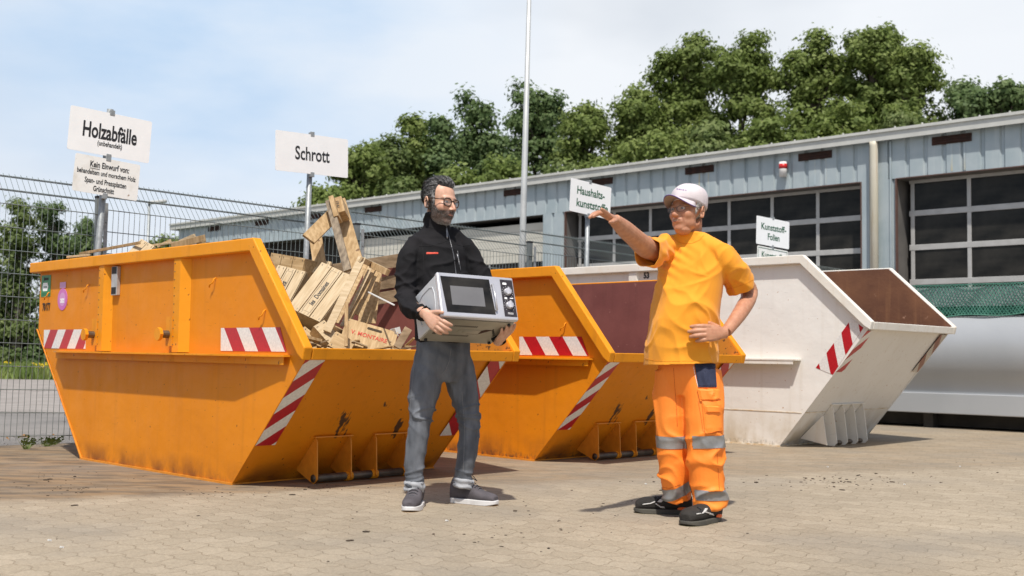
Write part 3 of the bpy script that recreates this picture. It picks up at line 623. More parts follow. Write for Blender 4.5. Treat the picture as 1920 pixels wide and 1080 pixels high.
def hook(sk, u, z, mat):
    g = MB(); g.tube([(u, -.002, z + .028), (u, -.016, z + .018), (u, -.020, z + .004), (u - .012, -.024, z - .010), (u - .030, -.026, z - .012), (u - .038, -.026, z - .034)], .0048, 8)
    build(g, 'tarp_hook', mat, sk, smooth=True)
def loop_text(sk, s_, u, z, size, sx, mat, off=.002, **k):
    return txt(s_, size, mat, sk, Matrix.Translation((u, -off, z)) @ Matrix.Rotation(rad(90), 4, 'X'), sx=sx, **k)
PROF1 = (2.139, -3.029, 1.000, 1.545, .2125, .840, .869, 1.675)
def orange_details(sk, fu):
    # ledge along the side
    for s_, y0, y1 in ((1, -.055, -.0005), (-1, 1.6755, 1.73)):
        g = MB(); g.bx(-2.62, .62, y0, y1, .812, .824)
        if s_ == 1: g.bx(-2.58, .60, -.040, -.034, .765, .8118); g.prism([(-2.60, -.0555), (.60, -.0555), (.12, -.115), (-2.40, -.115)], lambda p, t: Vector((p[0], p[1], t)), .812, .8235)
        build(g, 'side_ledge', ORANGE_RIM, sk)
    for (a, b_) in ((-1.885, -1.71), (-.755, -.575)):
        m_ = (a + b_) / 2
        g = MB(); g.prism([(a, 0), (a + .035, -.05), (b_ - .06, -.05), (b_, 0)], lambda p, t: Vector((p[0], p[1] - .0005, t)), .8295, 1.462)
        build(g, 'rib', ORANGE_RIM, sk); g = MB(); g.prism([(a, 1.6755), (b_, 1.6755), (b_ - .05, 1.73), (a + .03, 1.73)], lambda p, t: Vector((p[0], p[1], t)), .8295, 1.462)
        build(g, 'rib', ORANGE_RIM, sk)
        g = MB(); g.box((a + .0, -.03, .97), (.085, .05, .20)); g.tube([(a - .01, -.055, .95), (a - .01, -.115, .95)], .026, 14, mi=1); g.tube([(a - .01, -.113, .95), (a - .01, -.135, .95)], .045, 8)
        build(g, 'lifting_pin', [ORANGE_RIM, STEEL], sk)
        for k in range(11):
            g = MB(); g.ball((a + .05, -.051, .88 + k * .055), .0045, 6); build(g, 'bolt', STEEL, sk)
    for u, z in ((-2.837, 1.27), (-2.119, 1.31), (-.258, 1.29), (.336, 1.07)): hook(sk, u, z, ORANGE_RIM)
    stripes(sk, near, [(-.17, .843), (.575, .843), (.50, .990), (-.175, .990)], .292, 2.6)
    stripes(sk, near, [(-2.905, .843), (-2.14, .843), (-2.15, .993), (-2.915, .993)], .292, -2.6)
    d = Vector((.82, 0, .869)).normalized(); nrm_ = Vector((d.z, 0, -d.x))
    def front(p, o): return d * p[0] + Vector((0, p[1], 0)) + nrm_ * (o)
    # stripes run along the edge: a = distance up the slope
    g = MB()
    for (v0, v1, sg) in ((.006, .150, 1), (1.525, 1.669, -1)):
        q = [(.36, v0), (.36, v1), (1.11, v1), (1.11, v0)]; sl = .62 * sg
        uv = [(0, 0), (-sl, 0), (2.7 - sl, 0), (2.7, 0)]; pts = [front(p, .003) for p in q]; bk = [front(p, .0008) for p in q]
        g.quad_uv(pts, uv)
        for i in range(4): g.quad_uv([bk[i], bk[(i + 1) % 4], pts[(i + 1) % 4], pts[i]], [uv[i]] * 4)
        build(g, 'warning_stripe', STRIPE, sk); g = MB()
    # pockets and tube at the foot
    for (v0, v1) in ((.43, .70), (.91, 1.18)):
        g = MB()
        for v in (v0, v1): g.prism([(.285, .295), (.30, .27), (.312, .03), (.275, -.0), (.235, .012), (.075, .075)], fu, v, v + .008)
        g.bx(.268, .305, v0 - .012, v1 + .018, .2952, .302)
        build(g, 'foot_pocket', EDGE, sk)
    g = MB(); g.tube([(.272, .425, .034), (.272, 1.24, .034)], .026, 14); build(g, 'foot_tube', STEEL, sk, smooth=True)
    for v in (.70, .91, 1.18):
        g = MB(); g.tube([(.272, v - .02, .034), (.272, v + .03, .034)], .031, 10); build(g, 'weld_collar', ORANGE_RIM, sk)
GREENST = pmat('green_sticker', (.012, .20, .06), (.018, .24, .08), 5, .4); PINKST = pmat('pink_sticker', (.52, .10, .42), (.60, .18, .48), 8, .4); SILV = pmat('silver_label', (.38, .38, .38), (.55, .55, .55), 10, .4, .3)
sk1, fu = skip('orange skip on the left filled with wooden crates and boards', (-1.751, 7.145, -.7815), PROF1, (ORANGE, ORANGE_RIM, OXIDE, EDGE), 'orange skips'); orange_details(sk1, fu)
sk2, fu = skip('empty orange skip between the two men, open end facing forward', (.190, 9.010, -.791), PROF1, (ORANGE2, ORANGE_RIM, OXIDE, EDGE), 'orange skips'); orange_details(sk2, fu)
# number, stickers and card holder on the first skip
loop_text(sk1, '70177', -2.89, 1.177, .085, .62, BLACK, bold=.0025, spacing=1.15)
g = MB(); g.bx(-3.0, -2.82, -.003, -.0005, 1.265, 1.44); st = build(g, 'sticker', GREENST, sk1)
g = MB(); g.prism([(-2.975, 1.345), (-2.96, 1.31), (-2.88, 1.31), (-2.86, 1.345), (-2.88, 1.378), (-2.96, 1.378)], lambda p, t: Vector((p[0], t, p[1])), -.0042, -.0032); build(g, 'emblem', WHITE, st)
loop_text(st, 'Jansen', -2.91, 1.412, .042, .85, BLACK, off=.0034, bold=.0015, shear=.25)
loop_text(st, 'Recycling', -2.918, 1.345, .018, .9, GREENINK, off=.0046)
g = MB()
for i in range(3): g.bx(-2.985, -2.835, -.0036, -.0032, 1.275 + i * .009, 1.277 + i * .009)
build(g, 'small_print', BLACK, st)
g = MB(); g.prism([(-2.585 + .088 * math.cos(a), 1.235 + .088 * math.sin(a)) for a in [i * math.pi / 12 for i in range(24)]], lambda p, t: Vector((p[0], t, p[1])), -.003, -.0005); ps = build(g, 'sticker', PINKST, sk1)
g = MB(); g.prism([(-2.585 + .055 * math.cos(a), 1.235 + .055 * math.sin(a)) for a in [i * math.pi / 12 for i in range(24)]], lambda p, t: Vector((p[0], t, p[1])), -.0034, -.0031); g.bx(-2.64, -2.53, -.0034, -.0031, 1.325, 1.372); build(g, 'emblem', pmat('pale_pink', (.62, .30, .56), rough=.4), ps)
loop_text(ps, '2022', -2.585, 1.222, .045, .8, WHITE, off=.0037, bold=.002)
g = MB(); g.bx(-1.69, -1.60, -.03, -.0005, 1.24, 1.455); ch = build(g, 'card_holder', SILV, sk1, bevel=.004)
g = MB(); g.bx(-1.68, -1.61, -.032, -.0302, 1.40, 1.45); g.bx(-1.68, -1.61, -.032, -.0302, 1.25, 1.30); build(g, 'label_print', BLACK, ch)
# the white skip
sk3, fu = skip('big white skip on the right with a rusty brown inside', (2.577, 10.827, -.752), (2.9, -4.0, 1.05, 1.826, .2335, .970, 1.188, 1.835), (WHITEP, WHITE_RIM, RUSTY, EDGEW), None, False)
g = MB(); g.bx(-2.9, .235, -.10, -.0005, .826, .838); g.bx(-2.8, .2, -.095, -.09, .79, .8258); build(g, 'side_ledge', WHITE_RIM, sk3)
for a in (-3.2, -1.76):
    g = MB(); g.prism([(a - .04, 0), (a - .02, -.04), (a + .08, -.04), (a + .10, 0)], lambda p, t: Vector((p[0], p[1] - .0005, t)), .8385, 1.742); build(g, 'rib', WHITE_RIM, sk3)
loop_text(sk3, '53', -1.575, 1.700, .088, .85, BLACK, bold=.004)
g = MB(); g.bx(-3.2, .24, -.004, -.0005, .330, .336); build(g, 'seam', EDGEW, sk3)
q = [(.60, .725), (.865, 1.085), (.735, 1.205), (.385, .775)]
def nearw(p, o): return Vector((p[0], -o, p[1]))
g = MB(); q = [(.388, .761), (.561, .700), (.862, 1.133), (.748, 1.217)]
pts = [nearw(p, .003) for p in q]; bk = [nearw(p, .0008) for p in q]; uv = [(.77, 0), (1.617, 0), (3.72, 0), (3.18, 0)]
g.quad_uv(pts, uv)
for i in range(4): g.quad_uv([bk[i], bk[(i + 1) % 4], pts[(i + 1) % 4], pts[i]], [uv[i]] * 4)
build(g, 'warning_stripe', STRIPE, sk3)
FADED = STRIPE.copy(); FADED.name = 'faded_stripes'
for n_ in FADED.node_tree.nodes:
    if n_.type == 'MIX' and n_.blend_type == 'MIX': n_.inputs['A'].default_value = (.52, .47, .40, 1); n_.inputs['B'].default_value = (.26, .10, .065, 1)
d3 = Vector((.95, 0, 1.188)).normalized(); n3 = Vector((d3.z, 0, -d3.x))
def front3(p, o): return d3 * p[0] + Vector((0, p[1], 0)) + n3 * o
for (v0, v1, sg) in ((.006, .150, 1), (1.685, 1.829, -1)):
    g = MB(); q = [(.93, v0), (.93, v1), (1.42, v1), (1.42, v0)]; sl = .62 * sg; uv = [(0, 0), (-sl, 0), (1.9 - sl, 0), (1.9, 0)]
    pts = [front3(p, .003) for p in q]; bk = [front3(p, .0008) for p in q]; g.quad_uv(pts, uv)
    for i in range(4): g.quad_uv([bk[i], bk[(i + 1) % 4], pts[(i + 1) % 4], pts[i]], [uv[i]] * 4)
    build(g, 'warning_stripe', STRIPE if sg == 1 else FADED, sk3)
g = MB()
for v in (.44, .66, .88, 1.09): g.prism([(.32, .40), (.335, .36), (.375, .035), (.345, .006), (.30, .006), (.06, .065)], fu, v, v + .01)
g.bx(.315, .345, .43, 1.11, .4002, .407)
g.prism([(.30, .30), (.345, .02), (.06, .07)], fu, .30, .308)
build(g, 'foot_pocket', WHITE_RIM, sk3)
for v in (.55, .77, .99):
    g = MB(); g.ball((.34, v, .035), (.03, .045, .025), 8); build(g, 'foot_roller', STEEL, sk3)
g = MB(); g.prism([(.268, .336), (.272, .332), (.275, .335), (.271, .339)], fu, .003, .42); g.prism([(.268, .336), (.272, .332), (.275, .335), (.271, .339)], fu, 1.15, 1.83); build(g, 'seam', EDGEW, sk3)
# ------------------------------------------------------------------ grey container with a net on the right
CG = (4.72, 14.62); cy = -.74
ct = thing('roll_off_container', 'long silver grey roll off container with a painted green shadow strip, right edge', 'container', (CG[0], CG[1], .004), (0, 0, cy))
CGM = pmat('silver_grey_paint', (.37, .385, .40), (.43, .445, .46), .8, .33, .15, .03, 8); CU = pmat('underside_shade', (.02, .018, .016), (.04, .035, .03), 4, .8)
CGREEN = pmat('shadow_green', (.03, .16, .11), (.045, .20, .14), 4, .5)
g = MB(); prof_ = [(.06, .44), (.05, .50)]
for i in range(13):
    a = rad(-38 + 80 * i / 12); prof_.append((.52 - .62 * math.cos(a) * 1.0, .96 + .62 * math.sin(a)))
prof_ += [(.20, 1.42), (2.3, 1.42), (2.3, .44)]
g.prism(prof_, lambda p, t: Vector((t, p[0], p[1])), -2.6, 4.6); b_ = build(g, 'body', CGM, ct)
for p_ in b_.data.polygons: p_.use_smooth = len(p_.vertices) == 4
md = b_.modifiers.new('e', 'EDGE_SPLIT'); md.split_angle = rad(25)
g = MB(); g.bx(-2.62, 4.62, 0, 2.3, .185, .44); build(g, 'chassis_beam', CGM, ct, bevel=.01)
g = MB(); g.bx(-2.6, 4.6, .28, 2.1, .02, .18);  # near-black block paints the shade in the gap under the container
for x in (-2.2, -.9, .6, 2.2, 3.8): g.bx(x, x + .12, .10, 2.2, 0, .183)
build(g, 'feet_and_shade_block', CU, ct)
g = MB(); g.bx(-2.62, 4.62, .10, 2.3, 1.52, 1.76); build(g, 'top_band', CGM, ct); g = MB(); g.bx(-2.62, 4.62, .12, 2.3, 1.425, 1.518); build(g, 'green_shadow_strip', CGREEN, ct)  # dark green strip paints the shadow below the top band
# net: real strands draped over the band
NETM = pmat('green_net', (.05, .17, .125), (.08, .23, .17), 4, .5)
g = MB(); rnd = random.Random(2)
def netp(u, s_):                                           # s_: 0 top .. 1 bottom, hangs over the edge
    sag = .10 * max(0, math.sin(u * 1.9 + .4)) ** 2 + .03 * math.sin(u * 5.1)
    y = .08 - .03 * s_ + .012 * math.sin(u * 9 + s_ * 5); return Vector((u, y, 1.79 - s_ * (.36 + sag)))
U0, U1 = -.1, 4.4; nu = 110; ns = 9
for i in range(nu):
    for sg in (1, -1):
        pts = []
        for j in range(ns + 1):
            u = U0 + (U1 - U0) * (i + sg * j * .75) / nu + .004 * math.sin(i * 3.3 + j)
            if U0 <= u <= U1: pts.append(netp(u, j / ns))
        if len(pts) > 1: g.tube(pts, .0048, 4, cap=False)
g.tube([netp(U0 + (U1 - U0) * i / 60, 1) for i in range(61)], .008, 6); g.tube([netp(U0 + (U1 - U0) * i / 60, 0) for i in range(61)], .006, 6)
nt_ = build(g, 'safety_net', NETM, None); nt_.location = (CG[0], CG[1], .004); nt_.rotation_euler = (0, 0, cy)
tag(nt_, 'green safety net hanging over the side of the silver grey container', 'net')
# ------------------------------------------------------------------ wood in the first skip
PINE = pmat('pale_pine', (.46, .34, .19), (.60, .47, .30), 7, .7, 0, .1, 60, stretch=(1, 9, 9), spots=(.34, .18, .07), sscale=6, sth=.74)
PINE2 = pmat('yellow_pine', (.36, .23, .10), (.54, .38, .20), 6, .7, 0, .1, 60, stretch=(9, 1, 9), spots=(.26, .13, .05), sscale=7, sth=.73)
OLDW = pmat('weathered_wood', (.20, .135, .075), (.36, .26, .16), 4, .85, 0, .3, 50, stretch=(1, 10, 10), spots=(.12, .08, .05), sscale=14, sth=.62)
PALLW = pmat('pallet_wood', (.34, .215, .095), (.52, .36, .19), 6, .8, 0, .2, 50, stretch=(8, 8, 1), spots=(.18, .10, .05), sscale=9, sth=.68)
DARKW = pmat('dark_wood', (.15, .115, .08), (.33, .26, .18), 6, .85, 0, .3, 60, stretch=(6, 6, 1))  # darker wood for one pallet plank
PAPER = pmat('white_paper', (.72, .72, .70), rough=.8)
def axes_px(p0, pa, pb, Y0, Ya, Yb):
    a = W(*pa, Ya) - W(*p0, Y0); b = W(*pb, Yb) - W(*p0, Y0); return W(*p0, Y0), a, b
def placed(name, label, cat, M, group=None):
    t = thing(name, label, cat, group=group); t.matrix_basis = M; return t
def crate(label, M, L_, H_, D_, mat, slats=3, text=None, inkm=None, group='wooden wine and fruit crates', openf=False, tsize=.07, frame_=True, tx=0, tsx=.8):
    # local: x along the long side, y up the side, z towards the viewer; origin at the lower left front corner
    t = placed('wooden_crate', label, 'crate', M, group); th = .009
    for zz in (0, -D_ + th):
        g = MB(); hh = H_ / slats
        for k in range(slats): g.bx(0, L_, k * hh + .003, (k + 1) * hh - .003, zz - th, zz)
        pn = build(g, 'side_panel', mat, t, bevel=.0015)
        if zz == 0:
            if text:
                txt(text, tsize, inkm, pn, Matrix.Translation((L_ * .5 + tx, H_ * .5, .0012)), sx=tsx, bold=.0008, shear=.2 if inkm is BLACK else 0)
            if frame_:
                g = MB(); q = [(.03, H_ / 3 + .014), (L_ - .03, H_ / 3 + .014), (L_ - .03, 2 * H_ / 3 - .014), (.03, 2 * H_ / 3 - .014)]
                g.tube([(a, b_, .0004) for a, b_ in q], .0014, 4, closed=True); build(g, 'print_line', BLACK, pn)
            g = MB()
            for xx in (.018, L_ - .018):
                for k in range(slats):
                    for dy in (.02, hh - .02): g.box((xx, k * hh + dy, .0008), (.014, .004, .0016))
            build(g, 'staple', STEEL, pn)
    for xx in (0, L_ - .012):
        g = MB(); g.bx(xx, xx + .012, 0, H_, -D_ + th + .0005, -th - .0005); build(g, 'end_panel', mat, t, bevel=.0015)
    if not openf:
        g = MB(); g.bx(.013, L_ - .013, 0, .008, -D_ + th + .001, -th - .001); build(g, 'base', mat, t)
    return t
def fr(p0, pa, pb, Y0, Ya, Yb):                             # matrix from three corners seen in the photograph
    o, a, b = axes_px(p0, pa, pb, Y0, Ya, Yb); return frame(o, a, b), a.length, b.length
# skip-frame helper: world point at a place seen, inside the box
M_, a, b = fr((544, 569), (607.8, 485), (600, 604), 7.62, 7.80, 7.55)
def flipf(M, h):                                            # y axis downwards in the picture -> make it point up
    return M
def crate_px(label, p0, pa, pb, Ys, D_, mat, **k):
    M, a, b = fr(p0, pa, pb, *Ys)
    if M.col[2].to_3d().dot(_f) > 0:                        # make z face the viewer
        o, av, bv = axes_px(p0, pa, pb, *Ys); M = frame(o + bv, av, -bv)
    return crate(label, M, a, b, D_, mat, **k)
crate_px('pale wine crate with a printed name, lying tilted in the middle of the wood pile', (544, 569), (607.8, 485), (600, 604), (7.60, 7.78, 7.52), .19, PINE, text='les  Domaines', inkm=BLACK, tsize=.050, tsx=.72, tx=-.02)
crate_px('pale wine crate half hidden behind the sloping skip rim', (496, 553), (538, 476), (532, 588), (7.75, 7.9, 7.65), .16, PINE, text='Domaines', inkm=BLACK, tsize=.06, tx=-.03, tsx=.75)
crate_px('dusty crate at the back left of the pile, a long board across its top', (498, 520), (510, 466), (560, 540), (8.2, 8.2, 8.0), .18, PINE2, frame_=False)
crate_px('pale crate face peeping up behind the printed wine crate', (580, 500), (590, 476), (612, 515), (8.1, 8.15, 8.05), .10, PINE, frame_=False, slats=2)
crate_px('flat crate end with red printing and a hand hole, low by the skip lip', (636, 640), (734, 668), (654, 596), (7.38, 7.42, 7.50), .12, PINE2, text='V. MONTAIRE', inkm=REDINK, tsize=.045, tsx=.9, frame_=False, slats=1)
rt = [o for o in bpy.data.objects if str(o.get('label', '')).startswith('flat crate end')][0]
side = [c for c in rt.children if c.name.startswith('side_panel')][0]
g = MB(); g.prism([(-.045, -.010), (.045, -.010), (.053, 0), (.045, .010), (-.045, .010), (-.053, 0)], lambda p, t: Vector((p[0] + .20, p[1] + .165, t)), .0004, .0012); build(g, 'hand_hole', pmat('hole_dark', (.05, .035, .02), rough=.9), side)
crate_px('small open crate lying on its side next to the sloping rim', (566, 622), (585, 604), (590, 660), (7.35, 7.45, 7.30), .16, PINE2, frame_=False, slats=1, openf=True)
crate_px('little open tray propped in front of the printed crate', (586, 612), (606, 600), (622, 650), (7.30, 7.36, 7.28), .10, PINE, frame_=False, slats=1, openf=True)
crate_px('small tray at the foot of the long pale slat', (618, 642), (634, 616), (652, 668), (7.22, 7.3, 7.22), .10, PINE2, frame_=False, slats=1, openf=True)
# fruit crate seen end on: long pale slats with gaps
t = thing('fruit_crate', 'open slatted fruit crate standing on end, right of the printed wine crate', 'crate', group='wooden wine and fruit crates')
def slat(par, name, a, Ya, b, Yb, wpx, thick, mat, label=None):
    A, B = W(*a, Ya), W(*b, Yb); d = (B - A); n = d.cross(_f).normalized(); wd = wpx / F * Ya
    M = frame((A + B) / 2, d, n); g = MB(); g.box((0, 0, 0), (d.length, wd, thick), M=M); return build(g, name, mat, par, world=par is not None, bevel=.0015, label=label)
slat(t, 'slat', (613, 622), 7.30, (679, 482), 7.55, 15, .014, PINE)
slat(t, 'slat', (632, 606), 7.48, (688, 492), 7.75, 8, .010, PINE2)
slat(t, 'slat', (640, 612), 7.56, (697, 498), 7.80, 7, .010, PINE)
slat(t, 'slat', (655, 600), 7.62, (704, 500), 7.86, 9, .010, PALLW)
slat(t, 'slat', (668, 590), 7.70, (706, 512), 7.92, 8, .010, PINE2)
slat(t, 'end_board', (676, 486), 7.52, (718, 505), 7.95, 11, .016, PINE)
slat(t, 'end_board', (617, 612), 7.33, (660, 632), 7.62, 9, .012, PINE)
slat(t, 'side_board', (688, 606), 7.85, (700, 500), 8.0, 34, .010, PINE2)
o = slat(None, 'wood_block', (697, 497), 7.70, (727, 511), 7.55, 12, .03, PALLW); tag(o, 'short square wood batten lying over the top of the fruit crate', 'wood')
o = slat(None, 'wood_stick', (691, 548), 7.7, (739, 572), 7.2, 2.6, .010, PAPER); tag(o, 'thin white stick poking out to the right of the crates', 'stick')
o = slat(None, 'wood_stake', (650, 566), 7.22, (649, 650), 7.12, 6.5, .02, PALLW); tag(o, 'thin upright wooden stake in front of the fruit crate', 'wood')
# the broken pallet standing upright
pt = thing('broken_pallet', 'broken brown pallet standing upright out of the wood pile', 'pallet')
slat(pt, 'plank', (617, 376), 8.05, (652, 508), 7.72, 14, .024, DARKW)
slat(pt, 'plank', (636, 376), 8.28, (673, 506), 7.98, 24, .022, PALLW)
slat(pt, 'plank', (624, 374), 8.06, (634, 412), 8.0, 9, .12, PALLW)
g = MB(); A = W(634, 379, 8.13); B = W(641, 407, 8.08); d = B - A; M = frame((A + B) / 2, d, d.cross(_f)); g.box((0, 0, 0), (d.length, .085, .14), M=M); bl = build(g, 'block', PALLW, pt, world=True, bevel=.003)
txt('EPAL', .035, BLACK, bl, Matrix.Identity(4) @ (M @ Matrix.Translation((0, 0, .0)) @ Matrix.Rotation(0, 4, 'X') @ Matrix.Translation((0, 0, .0712))), sx=.9, ext=.0005)
slat(pt, 'cross_board', (578, 449), 7.90, (626, 402), 8.12, 27, .022, PALLW)
slat(pt, 'plank', (590, 432), 8.22, (600, 500), 8.1, 24, .020, PALLW)
# weathered pallet boards behind, leaning on the far side
wp = thing('weathered_pallet', 'grey brown weathered pallet leaning on the far wall of the filled skip', 'pallet')
slat(wp, 'board', (620, 508), 8.72, (800, 480), 8.55, 24, .022, OLDW)
slat(wp, 'board', (704, 533), 8.7, (800, 518), 8.58, 23, .022, OLDW)
slat(wp, 'board', (704, 561), 8.65, (800, 544), 8.55, 22, .022, OLDW)
slat(wp, 'bearer', (790, 470), 8.64, (795, 566), 8.62, 14, .07, OLDW)
o = slat(None, 'plywood_sheet', (694, 598), 8.0, (706, 508), 8.1, 22, .012, PINE2); tag(o, 'plain plywood offcut behind the fruit crate', 'wood')
# pieces of paper and loose boards near the lip
g = MB(); rnd = random.Random(5)
for (px, py, s_) in ((735, 626, .06), (742, 621, .045), (728, 633, .05)):
    c = W(px, py, 7.55); g.box(c, (s_ * 1.6, s_, .004), rot=(1.1 + rnd.uniform(-.4, .4), rnd.uniform(-.5, .5), rnd.uniform(0, 3)))
tag(build(g, 'torn_paper', PAPER), 'torn white paper lying on the wood by the skip lip', 'paper')
def board(label, a, Ya, b, Yb, wpx, mat, th=.018): 
    o = slat(None, 'wood_board', a, Ya, b, Yb, wpx, th, mat); return tag(o, label, 'wood', 'loose wood in the filled skip')
board('small triangular offcut by the man\'s thigh at the skip lip', (744, 652), 7.45, (766, 616), 7.5, 15, OLDW)
board('long thin board lying just above the left rim of the filled skip', (150, 476), 9.05, (262, 455), 8.5, 5, PALLW)
board('pale board end lying at the far left rim corner', (126, 482), 9.0, (168, 478), 8.9, 4, PINE)
board('long pale batten lying along the rim behind the peaked crate', (284, 460), 8.6, (340, 453), 8.4, 3.5, PINE)
board('light board raised a little above the rim centre', (296, 462), 8.55, (320, 451), 8.5, 5, PINE)
board('broken board with a jagged end above the rim', (322, 462), 8.3, (384, 446), 8.15, 12, PALLW)
board('broad pale board top of the little heap above the rim', (338, 455), 8.45, (366, 443), 8.4, 10, PINE)
board('splintered board ends right of the little heap', (370, 456), 8.2, (384, 452), 8.15, 7, PINE2)
board('stub of dark timber by the upper rim corner', (436, 451), 7.9, (450, 449), 7.85, 5, OLDW)
crate_px('crate standing on its corner so that a peak shows above the rim', (238, 474), (266, 446), (262, 490), (8.55, 8.6, 8.45), .25, PINE, frame_=False, slats=2)
# loose filling below (what the gaps in the pile show)
rnd = random.Random(11); U1v = Vector((math.cos(-.7815), math.sin(-.7815), 0)); V1v = Vector((-math.sin(-.7815), math.cos(-.7815), 0)); O1 = Vector((-1.751, 7.145, 0))
def sp(u, v, z): return O1 + U1v * u + V1v * v + Vector((0, 0, z))
words = ['long', 'short', 'split', 'knotty', 'bent', 'thin', 'broad', 'stained', 'pale', 'brown', 'cracked', 'narrow']
k = 0
gq = MB()
for i in range(40):
    u = rnd.uniform(-2.4, .0); zt = .95 + max(0, -u) * .22
    c = sp(u, rnd.uniform(.25, 1.35), min(1.34, zt) - rnd.uniform(.0, .12))
    gq.box(c, (rnd.uniform(.35, .8), rnd.uniform(.06, .14), .018), rot=(rnd.uniform(-.35, .35), rnd.uniform(-.35, .35), rnd.uniform(0, 3.1)), mi=rnd.choice([0, 1, 2, 3]))
g = gq
for i in range(60):                                         # broken slats and splinters by the lip
    u = rnd.uniform(-.1, .60); v = rnd.uniform(.08, 1.3); c = sp(u, v, max(.84, u * 1.034 + .14) + rnd.uniform(-.02, .06) + (.5 - u) * .12)
    g.box(c, (rnd.uniform(.10, .26), rnd.uniform(.008, .035), .008), rot=(rnd.uniform(-.4, .4), rnd.uniform(-.35, .35), rnd.uniform(0, 3.1)), mi=rnd.choice([0, 1, 2, 3, 3]))
for i in range(320):
    u = rnd.uniform(-2.6, .52); zt = .80 + max(0, -u) * .28; zt = min(zt, 1.30)
    c = sp(u, rnd.uniform(.18, 1.5), zt + rnd.uniform(-.03, .04)); g.box(c, (rnd.uniform(.05, .20), rnd.uniform(.03, .09), .012), rot=(rnd.uniform(-.5, .5), rnd.uniform(-.5, .5), rnd.uniform(0, 3.1)))
g.prism([(-2.2, .2), (.1, .2), (.50, .66), (.0, .74), (-2.6, 1.18)], lambda p, t: sp(p[0], t, p[1]), .05, 1.6)
tag(build(g, 'wood_scraps', [PINE2, PINE, PALLW, OLDW]), 'splinters, slats and scraps of wood filling the skip', 'wood scraps', kind='stuff')
# ------------------------------------------------------------------ dirt crumbs and small litter on the paving
CR = pmat('dark_crumbs', (.035, .025, .018), (.08, .055, .035), 20, .9)
g = MB(); rnd = random.Random(21)
def gp(px, py): 
    d = ray(px, py); return CO + d * (-(CO.z - .005) / d.z)
spots_ = [(1500, 905, 130, 14, 40), (1590, 900, 90, 10, 40), (1720, 905, 90, 20, 14), (120, 905, 120, 30, 60), (400, 925, 90, 10, 26), (620, 915, 120, 8, 26), (1840, 870, 50, 20, 10), (1230, 905, 50, 20, 10), (1050, 950, 300, 30, 22), (900, 1000, 600, 40, 50), (60, 830, 60, 10, 40)]
for (cx, cy_, sx_, sy_, n) in spots_:
    for _ in range(n):
        p = gp(cx + rnd.gauss(0, sx_ * .5), cy_ + rnd.gauss(0, sy_ * .5)); s_ = rnd.uniform(.0018, .0055) * (2.0 if rnd.random() < .1 else 1); g.ball((p.x, p.y, .004 + s_ * .3), (s_ * rnd.uniform(.8, 2.2), s_, s_ * .5), 6)
for (px, py) in ((1524, 898), (1546, 897), (1564, 913), (1579, 919), (1592, 904), (1673, 904), (1608, 892), (140, 948), (548, 928), (656, 1014)):
    p = gp(px, py); g.ball((p.x, p.y, .007), (.022, .008, .004), 8, M=Matrix.Rotation(px * .7, 3, 'Z'))
tag(build(g, 'dirt_crumbs', CR), 'dark crumbs of dirt scattered over the paving', 'dirt', kind='stuff')
g = MB()
for (px, py) in ((93, 1014), (116, 1027), (1552, 876), (1211, 908), (1696, 909), (838, 977), (1800, 875)):
    p = gp(px, py); g.box((p.x, p.y, .008), (.014, .010, .006), rot=(0, .2, 1))
tag(build(g, 'white_grit', PAPER), 'a few white specks of litter lying on the paving', 'litter', kind='stuff')
LEAFB = pmat('brown_leaf', (.36, .17, .05), (.45, .24, .08), 8, .8)
g = MB()
for (px, py, s_) in ((43, 821, .05), (99, 820, .03), (49, 822, .035), (12, 826, .03)):
    p = gp(px, py); g.add([(p.x - s_, p.y, .01), (p.x, p.y - s_ * .5, .03), (p.x + s_, p.y, .012), (p.x, p.y + s_ * .5, .04)], [(0, 1, 2, 3)])
tag(build(g, 'dry_leaves', LEAFB), 'brown dry leaves at the foot of the fence', 'leaves', kind='stuff')
def weed(px, Y, h, seed, label):
    b = W(px, 815, Y); rnd = random.Random(seed); g = MB()
    for _ in range(26):
        a = rnd.uniform(0, 6.28); r = rnd.uniform(.01, .10); hh = h * rnd.uniform(.3, 1); x, y = math.cos(a) * r, math.sin(a) * r
        g.add([(-.003 + x * .2, y * .2, 0), (.003 + x * .2, y * .2, 0), (x, y, hh)], [(0, 1, 2)])
        for q in range(2): l_ = rnd.uniform(.4, .9); g.add([(x * l_, y * l_, hh * l_), (x * l_ + .02, y * l_ + .01, hh * l_ + .012), (x * l_ + .01, y * l_ - .01, hh * l_ + .02)], [(0, 1, 2)])
    o = build(g, 'weed', GB); o.location = (b.x, b.y, .004); tag(o, label, 'weed', 'weeds along the foot of the fence')
weed(50, 9.45, .13, 1, 'taller green weed at the foot of the fence, left'); weed(88, 9.75, .08, 2, 'low scrubby weed at the foot of the fence, beside the skip'); weed(100, 9.9, .07, 3, 'tiny weed half hidden by the skip corner at the fence foot')
# ------------------------------------------------------------------ trees
def leaf_mat(name, c1, c2, c3):
    m, t, b = base(name); l = t.links.new
    at = N(t, 'ShaderNodeAttribute', attribute_name='var'); 
    cr = N(t, 'ShaderNodeValToRGB'); e = cr.color_ramp.elements; e[0].color = (*c1, 1); e[0].position = 0; e[1].color = (*c3, 1); e[1].position = 1; x = e.new(.5); x.color = (*c2, 1)
    l(at.outputs['Fac'], cr.inputs[0]); l(cr.outputs[0], b.inputs['Base Color']); b.inputs['Roughness'].default_value = .6; b.inputs['Specular IOR Level'].default_value = .3
    tr = N(t, 'ShaderNodeBsdfTranslucent'); l(cr.outputs[0], tr.inputs['Color']); mx = N(t, 'ShaderNodeMixShader'); mx.inputs[0].default_value = .45
    o = t.nodes['Material Output']; l(b.outputs[0], mx.inputs[1]); l(tr.outputs[0], mx.inputs[2]); l(mx.outputs[0], o.inputs['Surface']); return m
